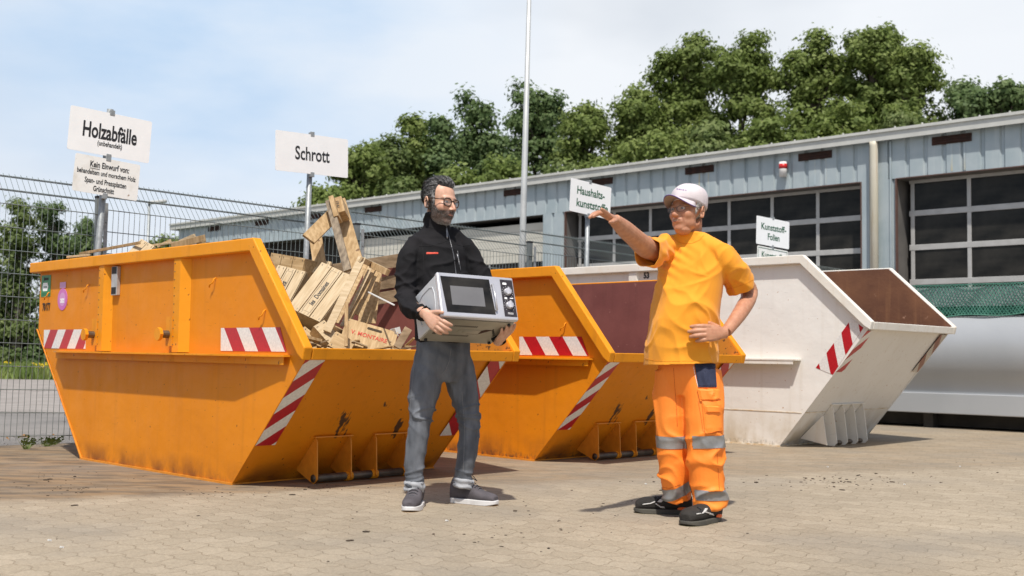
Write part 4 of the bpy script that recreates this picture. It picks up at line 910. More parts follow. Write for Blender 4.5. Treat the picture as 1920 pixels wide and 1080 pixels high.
LEAF1 = leaf_mat('leaves_fresh', (.100, .145, .030), (.185, .245, .060), (.31, .37, .12))
LEAF2 = leaf_mat('leaves_blue', (.068, .115, .040), (.130, .195, .070), (.22, .29, .12))
LEAF3 = leaf_mat('leaves_dull', (.09, .13, .036), (.165, .22, .07), (.28, .33, .13))
BARK = pmat('bark', (.07, .055, .04), (.13, .11, .085), 6, .9, 0, .4, 20)
def tree(label, cat, base_pt, H, crown, leafm, seed, nleaf=14000, lsize=.15, group='trees behind the hall', name='tree', trunk_r=.22):
    # crown: list of (dx, dz, rx, rz) lobes in metres around the trunk (seen from the yard), z from the ground
    t = thing(name, label, cat, base_pt, (0, 0, random.Random(seed).uniform(0, .3)), group)
    rs = np.random.RandomState(seed); rnd = random.Random(seed)
    lobes = []
    for (dx, dz, rx, rz) in crown:
        lobes.append((np.array([dx, rnd.uniform(-.5, .5), dz]), np.array([rx, rx * .8, rz])))
    g = MB(); top = max(l[0][2] + l[1][2] * .3 for l in lobes)
    g.limb([(0, 0, 0), (.1, 0, top * .3), (-.1, .1, top * .6), (0, 0, top * .95)], [trunk_r, trunk_r * .75, trunk_r * .5, trunk_r * .12], seg=8, sub=3)
    for c, r in lobes:
        for q in range(3):
            e = c + (rs.rand(3) - .5) * r * 1.2; z0 = max(.5, min(top * .8, e[2] - r[2] * rnd.uniform(.6, 1.4)))
            g.limb([(0, 0, z0), (e[0] * .5, e[1] * .5, (z0 + e[2]) / 2 + .1), tuple(e)], [trunk_r * .35, trunk_r * .22, .02], seg=6, sub=2)
    build(g, 'trunk', BARK, t, smooth=True)
    # boughs: uneven sub-lobes spread over each lobe, twigs and leaf clumps round their shells, gaps between them
    vol = np.array([l[1][0] * l[1][2] for l in lobes]); vol = vol / vol.sum(); V_, A_, N_ = [], [], []
    csz = .42 * lsize / .15
    for (c, r), w in zip(lobes, vol):
        nb = 9; tot = nleaf * w
        for q in range(nb):
            d = rs.normal(size=3); d /= np.linalg.norm(d); bc = c + d * r * (.25 + .75 * rs.rand()); br = r * (.26 + .26 * rs.rand()) * np.array([1, 1, .72]); shade = (rs.rand() - .5) * .45
            nc = max(4, int(tot / nb / 34))
            dd = rs.normal(size=(nc, 3)); dd /= np.linalg.norm(dd, axis=1)[:, None]; cc = bc + dd * br * (.55 + .55 * rs.rand(nc))[:, None]
            k = rs.rand(nc) < .14; cc[k] = bc + dd[k] * br * (1.15 + .35 * rs.rand(k.sum()))[:, None]
            for i in range(nc):
                n = int(34 * (.4 + 1.1 * rs.rand())); n = n if not k[i] else max(4, n // 3); s_ = csz * (.5 + .6 * rs.rand()) * (.55 if k[i] else 1)
                p = cc[i] + rs.normal(size=(n, 3)) * s_ * np.array([.5, .5, .28]); V_.append(p); o_ = (p - bc) / np.maximum(np.linalg.norm(p - bc, axis=1), 1e-6)[:, None] + .6 * (p - c) / np.maximum(np.linalg.norm(p - c, axis=1), 1e-6)[:, None]; N_.append(o_); A_.append(np.clip(.5 + shade + (rs.rand() - .5) * .4 + (rs.rand(n) - .5) * .45, 0, 1))
    P = np.concatenate(V_); A = np.concatenate(A_); n = len(P)
    # leaves mostly face outwards and up from their bough, as they do towards the light
    O_ = np.concatenate(N_); nn = O_ + np.array([0, 0, .55]) + rs.normal(size=(n, 3)) * .55; nn /= np.linalg.norm(nn, axis=1)[:, None]
    a = np.cross(nn, rs.normal(size=(n, 3))); a /= np.linalg.norm(a, axis=1)[:, None]; b_ = np.cross(nn, a)
    s1_ = (lsize * (.6 + .8 * rs.rand(n)))[:, None]; s2_ = s1_ * (.45 + .25 * rs.rand(n))[:, None]
    vs_ = np.stack([P - a * s1_ * .5, P + b_ * s2_ * .5, P + a * s1_ * .5, P - b_ * s2_ * .5], 1).reshape(-1, 3)
    me = bpy.data.meshes.new('crown'); me.vertices.add(4 * n); me.vertices.foreach_set('co', vs_.ravel())
    me.loops.add(4 * n); me.loops.foreach_set('vertex_index', np.arange(4 * n, dtype=np.int32)); me.polygons.add(n); me.polygons.foreach_set('loop_start', np.arange(0, 4 * n, 4, dtype=np.int32))
    try: me.polygons.foreach_set('loop_total', np.full(n, 4, dtype=np.int32))
    except Exception: pass
    at = me.attributes.new('var', 'FLOAT', 'FACE'); at.data.foreach_set('value', A.astype(np.float32)); me.materials.append(leafm); me.update()
    link('crown', me, t); return t
def tree_px(label, cx, top, hw, Y, leafm, seed, shape='round', bottom=None, cat='tree', **k):
    # sized from the place where it stands: cx, top edge and half width as seen from the yard at distance Y
    c = W(cx, top, Y); s = Y / F; b = Vector((c.x, Y, 0)); H = c.z - .25 * hw * s * .3; w = hw * s * 1.16; rnd = random.Random(seed); lob = []
    if shape == 'round':
        lob = [(0, H - w * .72, w * .66, w * .68), (-w * .45, H - w * 1.15, w * .56, w * .6), (w * .45, H - w * 1.05, w * .56, w * .62), (0, H - w * 1.4, w * .8, w * .7), (0, H - w * 2.0, w * .85, w * .7), (-w * .4, H - w * 2.8, w * .7, w * .7), (w * .4, H - w * 2.9, w * .7, w * .7)]
    elif shape == 'tall':
        lob = [(0, H - w * .8, w * .52, w * .8), (-w * .25, H - w * 1.7, w * .68, w * .9), (w * .3, H - w * 2.0, w * .7, w * .9), (0, H - w * 2.8, w * .75, w * .9), (-.1 * w, H - w * 3.6, w * .8, w * 1.0), (.1 * w, H - w * 4.7, w * .8, w * 1.0)]
    elif shape == 'bush':
        lob = [(0, H - w * .5, w * .8, w * .48), (-w * .5, H * .45, w * .7, w * .5), (w * .5, H * .45, w * .7, w * .5), (-w * .4, .5, w * .8, w * .5), (w * .4, .5, w * .8, w * .5)]
    lob = [(dx + rnd.uniform(-.08, .08) * w, dz + rnd.uniform(-.08, .08) * w, rx, rz) for dx, dz, rx, rz in lob]
    lob = [(dx, max(dz, .5), rx, rz) for dx, dz, rx, rz in lob]
    return tree(label, cat, b, H, lob, leafm, seed, **k)
TR = [
 ('small loose bright green tree just right of the Schrott sign', 606, 350, 27, 41, LEAF1, 'round', 6000),
 ('low rounded tree between the Schrott sign and its taller neighbours', 672, 262, 44, 44, LEAF1, 'round', 11000),
 ('mid green tree behind the bearded man, left of the dark tree', 722, 238, 46, 46, LEAF3, 'round', 11000),
 ('tree with a pointed crown, first of the two narrow ones', 782, 208, 38, 47, LEAF1, 'tall', 10000),
 ('slim narrow tree with a spiky top beside the dark tree', 832, 205, 30, 46, LEAF2, 'tall', 8000),
 ('dark blue green tree left of the tall pole', 905, 152, 56, 48, LEAF2, 'tall', 15000),
 ('dark loose crowned tree right of the tall pole', 1010, 142, 60, 50, LEAF2, 'round', 15000),
 ('slender tree with a notch of sky on its right', 1098, 178, 46, 46, LEAF1, 'round', 11000),
 ('green tree at the left foot of the large tree group', 1196, 150, 44, 47, LEAF1, 'round', 11000),
 ('tall broad tree, left shoulder of the large tree group', 1290, 58, 64, 48, LEAF1, 'round', 19000),
 ('tall tree second from the left in the large group', 1392, 52, 60, 46, LEAF1, 'round', 19000),
 ('big leafy tree in the middle of the large group', 1530, 60, 66, 45, LEAF1, 'round', 21000),
 ('highest tree of all, above the second glazed door', 1642, 22, 60, 44, LEAF1, 'round', 21000),
 ('loosely branched tree on the right slope of the large group', 1712, 78, 44, 43, LEAF1, 'round', 12000),
 ('small dark tree at the right end of the tree row', 1820, 140, 42, 42, LEAF2, 'round', 11000),
 ('last low tree at the far right above the roof', 1878, 150, 34, 42, LEAF2, 'round', 8000)]
for i, (lb, cx, top, hw, Y, lm, sh, n) in enumerate(TR): tree_px(lb, cx, top, hw, Y, lm, 40 + i, sh, nleaf=int(n * 1.35), lsize=.19)
# low trees that close the row behind the roof
low = ['lower bushy tree just above the hall roof behind the bearded man\'s head', 'lower bushy tree between the bearded man and the tall pole, above the roof', 'lower bushy tree directly behind the tall pole at roof height', 'lower bushy tree right of the pole, above the small Haushaltskunststoffe sign',
       'lower bushy tree filling the foot of the sky notch above the roof', 'lower bushy tree above the worker\'s pointing arm', 'lower bushy tree above the cap of the worker', 'lower bushy tree above the red and white alarm light', 'lower bushy tree above the cream downpipe', 'lower bushy tree above the right hand glazed door, behind the roof']
for i, (cx, top, hw) in enumerate(((760, 320, 60), (860, 300, 60), (950, 290, 60), (1050, 300, 50), (1140, 285, 50), (1240, 230, 60), (1340, 200, 70), (1450, 190, 70), (1570, 170, 70), (1690, 190, 50))):
    tree_px(low[i], cx, top, hw, 41, LEAF1 if i % 3 else LEAF3, 80 + i, 'round', nleaf=9000, lsize=.19, group='low trees directly behind the hall roof')
LT = [('pine like tree with a bushy top behind the left end of the fence', 40, 352, 48, 27, LEAF3, 'tall', 11000), ('dark tall tree in the middle behind the left fence', 108, 368, 36, 28, LEAF2, 'tall', 9000),
      ('dark shorter spruce like tree beside the leaning sign post', 160, 402, 27, 30, LEAF2, 'tall', 7000), ('dark dense tree at the very left edge behind the fence', -20, 400, 48, 29, LEAF2, 'tall', 8000)]
for i, (lb, cx, top, hw, Y, lm, sh, n) in enumerate(LT): tree_px(lb, cx, top, hw, Y + 16, lm, 120 + i, sh, nleaf=int(n * 1.1), lsize=.15, group='trees behind the left fence')
hl = ['dense dark hedge bush at the left edge under the pine like tree', 'lighter hedge bush beyond the fence, behind the short pale post', 'dense hedge bush beyond the fence just left of the filled skip', 'hedge bush mostly hidden behind the filled orange skip']
for i, (cx, top, hw, lm) in enumerate(((-30, 500, 72, LEAF2), (50, 530, 72, LEAF3), (125, 520, 70, LEAF2), (205, 500, 60, LEAF3))):
    tree_px(hl[i], cx, top, hw, 44, lm, 140 + i, 'bush', nleaf=15000, lsize=.14, group='hedge bushes beyond the left fence', cat='bush', name='bush')
for i, (cx, top, hw, lb) in enumerate(((300, 434, 30, 'small round bush seen over the skip, left of the far hall end'), (345, 436, 22, 'smaller bush touching the far left end of the hall'))):
    tree_px(lb, cx, top, hw, 39, LEAF1, 150 + i, 'round', nleaf=3500, lsize=.14, cat='bush', name='bush', group='bushes by the far hall end')
# ------------------------------------------------------------------ people
def rn(v, s, o=0): return max(0.0, 1 - abs(nz1(v, s, o)) * 5.5) ** 1.5 - .18
def crease(x): return (1 - abs(math.sin(x))) ** 1.6 - .3
def cut(me, cuts):                                          # clean cloth edges: remove what lies beyond a plane near a point
    bm = bmesh.new(); bm.from_mesh(me)
    for p, n, rad_ in cuts:
        vs_ = set(v for v in bm.verts if (v.co - p).length < rad_); es = [e for e in bm.edges if e.verts[0] in vs_ and e.verts[1] in vs_]; fs = [f for f in bm.faces if all(v in vs_ for v in f.verts)]
        bmesh.ops.bisect_plane(bm, geom=list(vs_) + es + fs, plane_co=p, plane_no=n, clear_outer=True)
    bm.to_mesh(me); bm.free(); me.update()
def thick(o, t=.0035):
    m = o.modifiers.new('thickness', 'SOLIDIFY'); m.thickness = t; m.offset = -1; return o
def fuse(mb, name, voxel=.006, smooth=4, mats=None):
    me = bpy.data.meshes.new(name); me.from_pydata(mb.v, [], mb.f); me.update(); fix_islands(me)
    o = bpy.data.objects.new(name, me); COL.objects.link(o)
    r = o.modifiers.new('r', 'REMESH'); r.mode = 'VOXEL'; r.voxel_size = voxel
    s = o.modifiers.new('s', 'SMOOTH'); s.factor = .5; s.iterations = smooth
    dg = bpy.context.evaluated_depsgraph_get(); m2 = bpy.data.meshes.new_from_object(o.evaluated_get(dg)); bpy.data.objects.remove(o)
    m2.name = name; m2.polygons.foreach_set('use_smooth', [True] * len(m2.polygons)); m2.update(); return m2
def fix_islands(me): fix_normals(me)
def disp(me, fn):
    n = len(me.vertices); co = np.empty(n * 3, np.float32); no = np.empty(n * 3, np.float32)
    me.vertices.foreach_get('co', co); me.vertices.foreach_get('normal', no); co = co.reshape(-1, 3); no = no.reshape(-1, 3)
    d = np.array([fn(Vector(c), Vector(m)) for c, m in zip(co.tolist(), no.tolist())], np.float32)
    co += no * d[:, None]; me.vertices.foreach_set('co', co.ravel()); me.update()
def finish(me, name, mats, parent, label=None):
    me.transform(pw(parent).inverted()); me.materials.clear()
    for m in (mats if isinstance(mats, list) else [mats]): me.materials.append(m)
    o = link(name, me, parent)
    if label: o['label'] = label
    return o
def bvh_of(me_world): 
    return BVHTree.FromPolygons([v.co.copy() for v in me_world.vertices], [tuple(p.vertices) for p in me_world.polygons])
def hit(bvh, px, py):
    d = ray(px, py); h, n, i, dist = bvh.ray_cast(CO, d.normalized()); return h, n
def skin_path(bvh, pts, r, parent, name, mat, off=.0, sub=4, closed=False, seg=6):
    out_ = []; P_ = list(pts) + ([pts[0]] if closed else [])
    for i in range(len(P_) - 1):
        for k in range(sub):
            t = k / sub; px = P_[i][0] * (1 - t) + P_[i + 1][0] * t; py = P_[i][1] * (1 - t) + P_[i + 1][1] * t
            h, n = hit(bvh, px, py)
            if h is not None: out_.append(h + n * off)
    if not closed:
        h, n = hit(bvh, *P_[-1]); 
        if h is not None: out_.append(h + n * off)
    g = MB()
    if len(out_) > 1: g.tube(out_, r, seg, closed=closed)
    return build(g, name, mat, parent, smooth=True, world=True)
def patch(bvh, quad, parent, name, mat, off=.004, n=8, under=.003, label=None):
    # a cloth patch lying on the surface; quad: TL, TR, BR, BL as seen from the yard
    top, bot = [], []
    for j in range(n + 1):
        for i in range(n + 1):
            u, v = i / n, j / n
            px = (quad[0][0] * (1 - u) + quad[1][0] * u) * (1 - v) + (quad[3][0] * (1 - u) + quad[2][0] * u) * v
            py = (quad[0][1] * (1 - u) + quad[1][1] * u) * (1 - v) + (quad[3][1] * (1 - u) + quad[2][1] * u) * v
            cx_ = sum(q_[0] for q_ in quad) / 4; cy_ = sum(q_[1] for q_ in quad) / 4
            h, nn = hit(bvh, px, py); tr_ = 0
            while h is None and tr_ < 20: px += (cx_ - px) * .06; py += (cy_ - py) * .06; h, nn = hit(bvh, px, py); tr_ += 1
            if h is None: return None
            e = 1 if 0 < i < n and 0 < j < n else .25
            top.append(h + nn * off * (.55 + .45 * e)); bot.append(h - nn * under)
    m = n + 1; g = MB(); fs = []
    for j in range(n):
        for i in range(n): a = j * m + i; fs.append((a, a + m, a + m + 1, a + 1))
    k = len(top)
    fs += [tuple(reversed([x + k for x in f])) for f in fs]
    rim = [i for i in range(m)] + [j * m + n for j in range(1, m)] + [n * m + i for i in range(n - 1, -1, -1)] + [j * m for j in range(n - 1, 0, -1)]
    for a, b_ in zip(rim, rim[1:] + rim[:1]): fs.append((a, b_, b_ + k, a + k))
    g.add(top + bot, fs); return build(g, name, mat, parent, smooth=False, world=True, label=label)
def strand_mat(name, c1, c2):
    m, t, b = base(name); at = N(t, 'ShaderNodeAttribute', attribute_name='var'); x = N(t, 'ShaderNodeMix', data_type='RGBA'); x.inputs['A'].default_value = (*c1, 1); x.inputs['B'].default_value = (*c2, 1)
    t.links.new(at.outputs['Fac'], x.inputs['Factor']); t.links.new(x.outputs['Result'], b.inputs['Base Color']); b.inputs['Roughness'].default_value = .5; b.inputs['Specular IOR Level'].default_value = .3; return m
def strands(par, hs, Mh, n, fn, name, mat, seed=1):
    # single hairs on the head: fn(p, d) -> None or (lift, direction, length, width, grey 0..1), all in head coordinates
    D, R, nt_, nph = hs; rs = random.Random(seed); vs_, fs, va = [], [], []; X = D * R.reshape(-1)[:, None]; rows = len(D)
    wts = np.sqrt(D[:, 0] ** 2 + D[:, 1] ** 2) + 1e-3; cdf = np.cumsum(wts); cdf /= cdf[-1]
    made = 0; tries = 0
    while made < n and tries < n * 12:
        tries += 1; i = int(np.searchsorted(cdf, rs.random())); i = min(i, rows - 1); d = Vector(D[i]); p = Vector(X[i]) + Vector((rs.uniform(-1, 1), rs.uniform(-1, 1), rs.uniform(-1, 1))) * .0022
        r = fn(p, d, rs)
        if r is None: continue
        lift, dr, ln, wd, gy = r; dr = (dr - d * dr.dot(d)); dr = dr.normalized() if dr.length > 1e-6 else d.orthogonal(); side = dr.cross(d).normalized() * wd
        a = p + d * lift; b_ = a + (dr * .55 + d * .16) * ln; c = b_ + (dr * .5 - d * .22) * ln; k = len(vs_)
        vs_ += [Mh @ q for q in (a - side, a + side, b_ - side * .8, b_ + side * .8, c)]; fs += [(k, k + 1, k + 3, k + 2), (k + 2, k + 3, k + 4)]; va += [gy, gy]; made += 1
    me = bpy.data.meshes.new(name); me.from_pydata(vs_, [], fs); at = me.attributes.new('var', 'FLOAT', 'FACE'); at.data.foreach_set('value', va); me.update(); return finish(me, name, mat, par)
# ---- heads: a radial surface of a smooth union of soft volumes
def head_surface(par):
    nt_, nph = 84, 112
    th_ = np.linspace(0, math.pi, nt_); ph = np.linspace(0, 2 * math.pi, nph, endpoint=False)
    T, P = np.meshgrid(th_, ph, indexing='ij'); D = np.stack([np.sin(T) * np.cos(P), np.sin(T) * np.sin(P), np.cos(T)], -1).reshape(-1, 3)
    def ell(X, c, r): 
        q = (X - np.array(c)) / np.array(r); k = np.linalg.norm(q, axis=1); return (k - 1) * min(r) * 1.0
    def smin(a, b, k): h = np.clip(.5 + .5 * (b - a) / k, 0, 1); return b * (1 - h) + a * h - k * h * (1 - h)
    def smax(a, b, k): return -smin(-a, -b, k)
    def cap(X, a, b, r1, r2):
        a, b = np.array(a), np.array(b); t = np.clip(((X - a) @ (b - a)) / ((b - a) @ (b - a)), 0, 1); return np.linalg.norm(X - a - t[:, None] * (b - a), axis=1) - (r1 + (r2 - r1) * t)
    w = par.get('w', 1.0); jw = par.get('jaw', 1.0)
    def f(X):
        d = ell(X, (0, -.014, .040), (.077 * w, .098, .080))
        d = smin(d, ell(X, (0, .030, -.025), (.062 * w, .064, .088)), .02)
        d = smin(d, ell(X, (0, .026, -.078), (.053 * jw, .055, .036)), .02)
        d = smin(d, ell(X, (0, .074, -.104), (.022 * jw, .016, .016)), .018)
        d = smin(d, ell(X, (0, .076, .020), (.048, .015, .010)), .010)
        for s in (-1, 1): d = smin(d, ell(X, (s * .040, .058, -.030), (.024 * jw, .026, .024)), .015)
        for s in (-1, 1): d = smax(d, -ell(X, (s * .031, .098, -.001), (.017, .020, .0105)), .008)
        d = smin(d, cap(X, (0, .088, .006), (0, .112, -.036), .0075, .0115 * par.get('nose', 1)), .008)
        for s in (-1, 1): d = smin(d, ell(X, (s * .013, .100, -.040), (.008, .010, .008)), .006)
        d = smin(d, ell(X, (0, .083, -.066), (.030, .014, .018)), .010)
        d = smin(d, ell(X, (0, .094, -.0585), (.021, .007, .0045)), .004); d = smin(d, ell(X, (0, .092, -.0715), (.018, .008, .0058)), .004)
        d = smax(d, -ell(X, (0, .106, -.065), (.025 if not par.get('smile') else .027, .014, .0022 if not par.get('smile') else .0042)), .002)
        for s in (-1, 1): d = smin(d, ell(X, (s * .031, .083, .0135), (.017, .010, .0048)), .005)
        for s in (-1, 1): d = smin(d, ell(X, (s * .031, .081, -.011), (.015, .010, .004)), .004)
        return d
    lo = np.full(len(D), .02); hi = np.full(len(D), .17)
    for _ in range(26):
        mid = (lo + hi) / 2; v = f(D * mid[:, None]); lo = np.where(v < 0, mid, lo); hi = np.where(v < 0, hi, mid)
    R = (lo + hi) / 2; return D, R.reshape(nt_, nph), nt_, nph
def sphere_mb(mb, D, R, nt_, nph, M):
    X = (D * R.reshape(-1)[:, None]); vs_ = [M @ Vector(x) for x in X.tolist()]; fs = []
    keep = [vs_[0]] + vs_[nph:(nt_ - 1) * nph] + [vs_[-1]]
    idx = lambda i, j: 0 if i == 0 else (len(keep) - 1 if i == nt_ - 1 else 1 + (i - 1) * nph + j % nph)
    for i in range(nt_ - 1):
        for j in range(nph):
            q = [idx(i, j), idx(i + 1, j), idx(i + 1, j + 1), idx(i, j + 1)]; q2 = []
            for a in q:
                if a not in q2: q2.append(a)
            fs.append(tuple(q2))
    mb.add(keep, fs)
def ear_mb(mb, M, w=1.0):
    for s in (-1, 1):
        R = Matrix.Rotation(s * rad(-22), 3, 'Z') @ Matrix.Rotation(rad(12), 3, 'X')
        c = Vector((s * .080 * w, -.012, -.014)); pts = []
        for k in range(13):
            a = rad(-110 + 300 * k / 12); pts.append(M @ (c + R @ Vector((s * .007, -math.cos(a) * .017, math.sin(a) * .030 + .002))))
        mb.tube(pts, [.0035 + .0022 * math.sin(math.pi * k / 12) for k in range(13)], 8)
        mb.ball((0, 0, 0), (.0055, .014, .024), 12, M=None) if 0 else mb.add(*ballv(M, c + R @ Vector((0, 0, .0)), R, (.0050, .014, .026)))
        mb.add(*ballv(M, c + R @ Vector((s * .001, .004, -.024)), R, (.006, .009, .010)))
def ballv(M, c, R, r, seg=14):
    m = MB(); m.ball((0, 0, 0), r, seg); return [M @ (c + R @ Vector(v)) for v in m.v], m.f
def head_frame(px, py, Y, yaw, pitch, roll, sc=1.0):       # yaw: 0 looks at the camera, + turns to the picture's right
    return Matrix.Translation(W(px, py, Y)) @ Matrix.Rotation(math.pi + yaw, 4, 'Z') @ Matrix.Rotation(pitch, 4, 'X') @ Matrix.Rotation(roll, 4, 'Y') @ Matrix.Scale(sc, 4)
def hand_mb(mb, wrist, d, n, s, curls, fr=1.0, spread=.05, sc=1.0, thumb=(.6, .5, .3), palm_bend=0, lens=(.070, .078, .073, .058)):
    # d: towards the fingers, n: out of the back of the hand, s: towards the thumb side
    d = d.normalized(); n = (n - d * n.dot(d)).normalized(); s = d.cross(n) * (1 if d.cross(n).dot(s) > 0 else -1)
    rings = []
    for t, hw, hd in ((-.02, .028, .022), (0, .028, .019), (.03, .036, .017), (.06, .041, .015), (.085, .041, .0125), (.094, .036, .009)):
        rings.append((wrist + d * t * sc, hw * sc, hd * sc, s, n))
    mb.loft(rings, 16, 3)
    for i in range(4):
        off = (.030 - .0198 * i) * sc; base_ = wrist + d * (.082 - (.004 if i == 0 else .010 * (i == 3))) * sc + s * off; L_ = lens[i] * sc; cu = curls[i] if isinstance(curls[i], (tuple, list)) else (curls[i], curls[i] * 1.1, curls[i] * .8)
        ang = 0; dd = (d + s * spread * (1.5 - i)).normalized(); pts = [base_ - dd * .012 * sc, base_]; p = base_
        for k, fr_ in enumerate((.45, .30, .25)):
            ang += cu[k]; v = dd * math.cos(ang) - n * math.sin(ang); p = p + v * (L_ * fr_ * 1.12); pts.append(p)
        r = (.0102 if i < 3 else .0090) * sc * fr; mb.limb(pts, [r * 1.05, r * 1.08, r, r * .92, r * .72], 10, 3)
        mb.ball(pts[-1], r * .72, 8)
    th = (d * thumb[0] + s * thumb[1] - n * thumb[2]).normalized(); b0 = wrist + d * .022 * sc + s * .026 * sc - n * .004 * sc
    bend = (th + d * .45).normalized(); mb.limb([b0 - th * .01 * sc, b0 + th * .028 * sc, b0 + th * .05 * sc + bend * .008 * sc, b0 + th * .052 * sc + bend * .034 * sc], [.0145 * sc, .0125 * sc, .0105 * sc, .008 * sc], 10, 3)
    mb.ball(b0 + th * .052 * sc + bend * .034 * sc, .008 * sc, 8)
def skin_mat(name, c1, c2):
    m, t, b = base(name); l = t.links.new
    a = N(t, 'ShaderNodeVertexColor', layer_name='tint'); tc = N(t, 'ShaderNodeTexCoord'); n = N(t, 'ShaderNodeTexNoise'); n.inputs['Scale'].default_value = 38; n.inputs['Detail'].default_value = 5; l(tc.outputs['Object'], n.inputs['Vector'])
    mr = N(t, 'ShaderNodeMapRange'); mr.inputs['From Min'].default_value = .35; mr.inputs['From Max'].default_value = .65; l(n.outputs['Fac'], mr.inputs['Value'])
    x = N(t, 'ShaderNodeMix', data_type='RGBA'); x.inputs['A'].default_value = (*c1, 1); x.inputs['B'].default_value = (*c2, 1); l(mr.outputs[0], x.inputs['Factor'])
    y = N(t, 'ShaderNodeMix', data_type='RGBA', blend_type='MULTIPLY'); y.inputs['Factor'].default_value = 1; l(x.outputs['Result'], y.inputs['A']); l(a.outputs['Color'], y.inputs['B']); l(y.outputs['Result'], b.inputs['Base Color'])
    b.inputs['Roughness'].default_value = .48; b.inputs['Subsurface Weight'].default_value = .12; b.inputs['Subsurface Radius'].default_value = (.012, .005, .003)
    bp = N(t, 'ShaderNodeBump'); bp.inputs['Strength'].default_value = .25; bp.inputs['Distance'].default_value = .003; l(n.outputs['Fac'], bp.inputs['Height']); l(bp.outputs[0], b.inputs['Normal']); return m
def tint(me, fn):
    a = me.color_attributes.new('tint', 'FLOAT_COLOR', 'POINT'); n = len(me.vertices)
    c = np.ones((n, 4), np.float32)
    for i, v in enumerate(me.vertices):
        r = fn(v.co)
        if r is not None: c[i, :3] = r
    a.data.foreach_set('color', c.ravel())
def sstep(a, b, x): t = max(0, min(1, (x - a) / (b - a))); return t * t * (3 - 2 * t)
def nz1(v, s, o=0): return noise.noise(Vector((v.x * s[0] + o, v.y * s[1] + o * 2, v.z * s[2] + o * 3)))
def face_tint(Mi, beard, v):
    p = Mi @ v
    if abs(p.x) > .1 or p.z < -.16 or p.z > .14: return None
    c = Vector((1, 1, 1)); 
    if p.y > .03:
        lip = math.exp(-((p.x / .022) ** 2 + ((p.z + .0655) / .011) ** 2) ** 2) * sstep(.08, .09, p.y); c = c.lerp(Vector((.80, .48, .46)), lip * .8)
        for s in (-1, 1):
            e = math.exp(-(((p.x - s * .031) / .018) ** 2 + ((p.z + .002) / .010) ** 2)); c = c.lerp(Vector((.72, .55, .50)), e * .6)
            br = math.exp(-(((p.x - s * .032) / .019) ** 4 + ((p.z - .020 + abs(p.x) * .05) / .0045) ** 2)); c = c.lerp(Vector((.05, .05, .05)) if beard else Vector((.55, .50, .46)), br * .8)
        ch = math.exp(-(((abs(p.x) - .042) / .022) ** 2 + ((p.z + .028) / .02) ** 2)); c = c.lerp(Vector((1.0, .80, .76)), ch * .5)
        no_ = math.exp(-((p.x / .014) ** 2 + ((p.z + .034) / .014) ** 2)) * sstep(.09, .105, p.y); c = c.lerp(Vector((1.0, .80, .74)), no_ * .6)
    if not beard:
        mo = math.exp(-((p.x / .022) ** 4 + ((p.z + .065) / .0048) ** 4)) * sstep(.075, .085, p.y); c = c.lerp(Vector((.30, .16, .14)), mo)
        te = math.exp(-((p.x / .016) ** 4 + ((p.z + .0640) / .0026) ** 4)) * sstep(.075, .085, p.y); c = c.lerp(Vector((1.1, 1.9, 2.2)), te)
        for s in (-1, 1):
            fo = math.exp(-(((abs(p.x) - .030 - .25 * (-.04 - p.z)) / .003) ** 2)) * sstep(-.075, -.065, p.z) * sstep(-.035, -.045, p.z) * (p.y > .05); c = c.lerp(Vector((.62, .48, .45)), fo * .6)
    if beard:
        line = .008 - .80 * max(0, p.y + .012) if p.y < .06 else -.0496 + .12 * (p.y - .06)
        line = max(line, -.050)
        m = sstep(line + .008, line - .008, p.z) * sstep(-.030, -.012, p.y)
        m *= 1 - .85 * math.exp(-((p.x / .018) ** 4 + ((p.z + .068) / .0065) ** 2))
        g_ = noise.noise(p * 260) * .5 + .5; dark = Vector((.012, .014, .018)).lerp(Vector((.30, .38, .48)), sstep(-.078, -.104, p.z) * (.35 + .65 * g_) + .16 * g_)
        c = c.lerp(dark, m * (.80 + .18 * g_))
    return c
def glasses(par, Mh, half, wid, hgt, r, mat, metal=False, y=.098, z=-.003, ear=(.080, -.008, .012)):
    gl = MB(); 
    for s in (-1, 1):
        pts = []
        for k in range(20):
            a = 2 * math.pi * k / 20; ca, sa = math.cos(a), math.sin(a); x = s * half + wid * math.copysign(abs(ca) ** .8, ca); zz = z + hgt * math.copysign(abs(sa) ** .8, sa) * (1 if sa > 0 else 1.05)
            pts.append(Mh @ Vector((x, y - abs(x) * .16, zz)))
        gl.tube(pts, r, 6, closed=True)
        gl.tube([Mh @ Vector((s * (half + wid * .98), y - (half + wid) * .16, z + hgt * .55)), Mh @ Vector((s * ear[0], .05, z + hgt * .6)), Mh @ Vector((s * ear[0], ear[1], ear[2])), Mh @ Vector((s * ear[0], ear[1] - .02, ear[2] - .02))], r * .85, 6)
    gl.tube([Mh @ Vector((-half + wid, y - .002, z + hgt * .3)), Mh @ Vector((0, y + .004, z + hgt * .45)), Mh @ Vector((half - wid, y - .002, z + hgt * .3))], r, 6)
    fr_ = build(gl, 'glasses', mat, par, smooth=True, world=True)
    for s in (-1, 1):
        ln = MB(); pts = [(s * half + wid * .93 * math.cos(a), z + hgt * .93 * math.sin(a)) for a in [2 * math.pi * k / 16 for k in range(16)]]
        ln.prism(pts, lambda p, t: Mh @ Vector((p[0], y - abs(p[0]) * .16 + t, p[1])), -.0006, .0006); build(ln, 'lens', GLASS, fr_, world=True)
    return fr_
GLASS, _t, _b = base('spectacle_lens'); _b.inputs['Base Color'].default_value = (.9, .92, .93, 1); _b.inputs['Roughness'].default_value = .03; _b.inputs['Alpha'].default_value = .05; _b.inputs['Specular IOR Level'].default_value = .3
EYEW = pmat('eye_white', (.38, .34, .32), rough=.3); IRIS = pmat('iris', (.04, .045, .05), rough=.2)
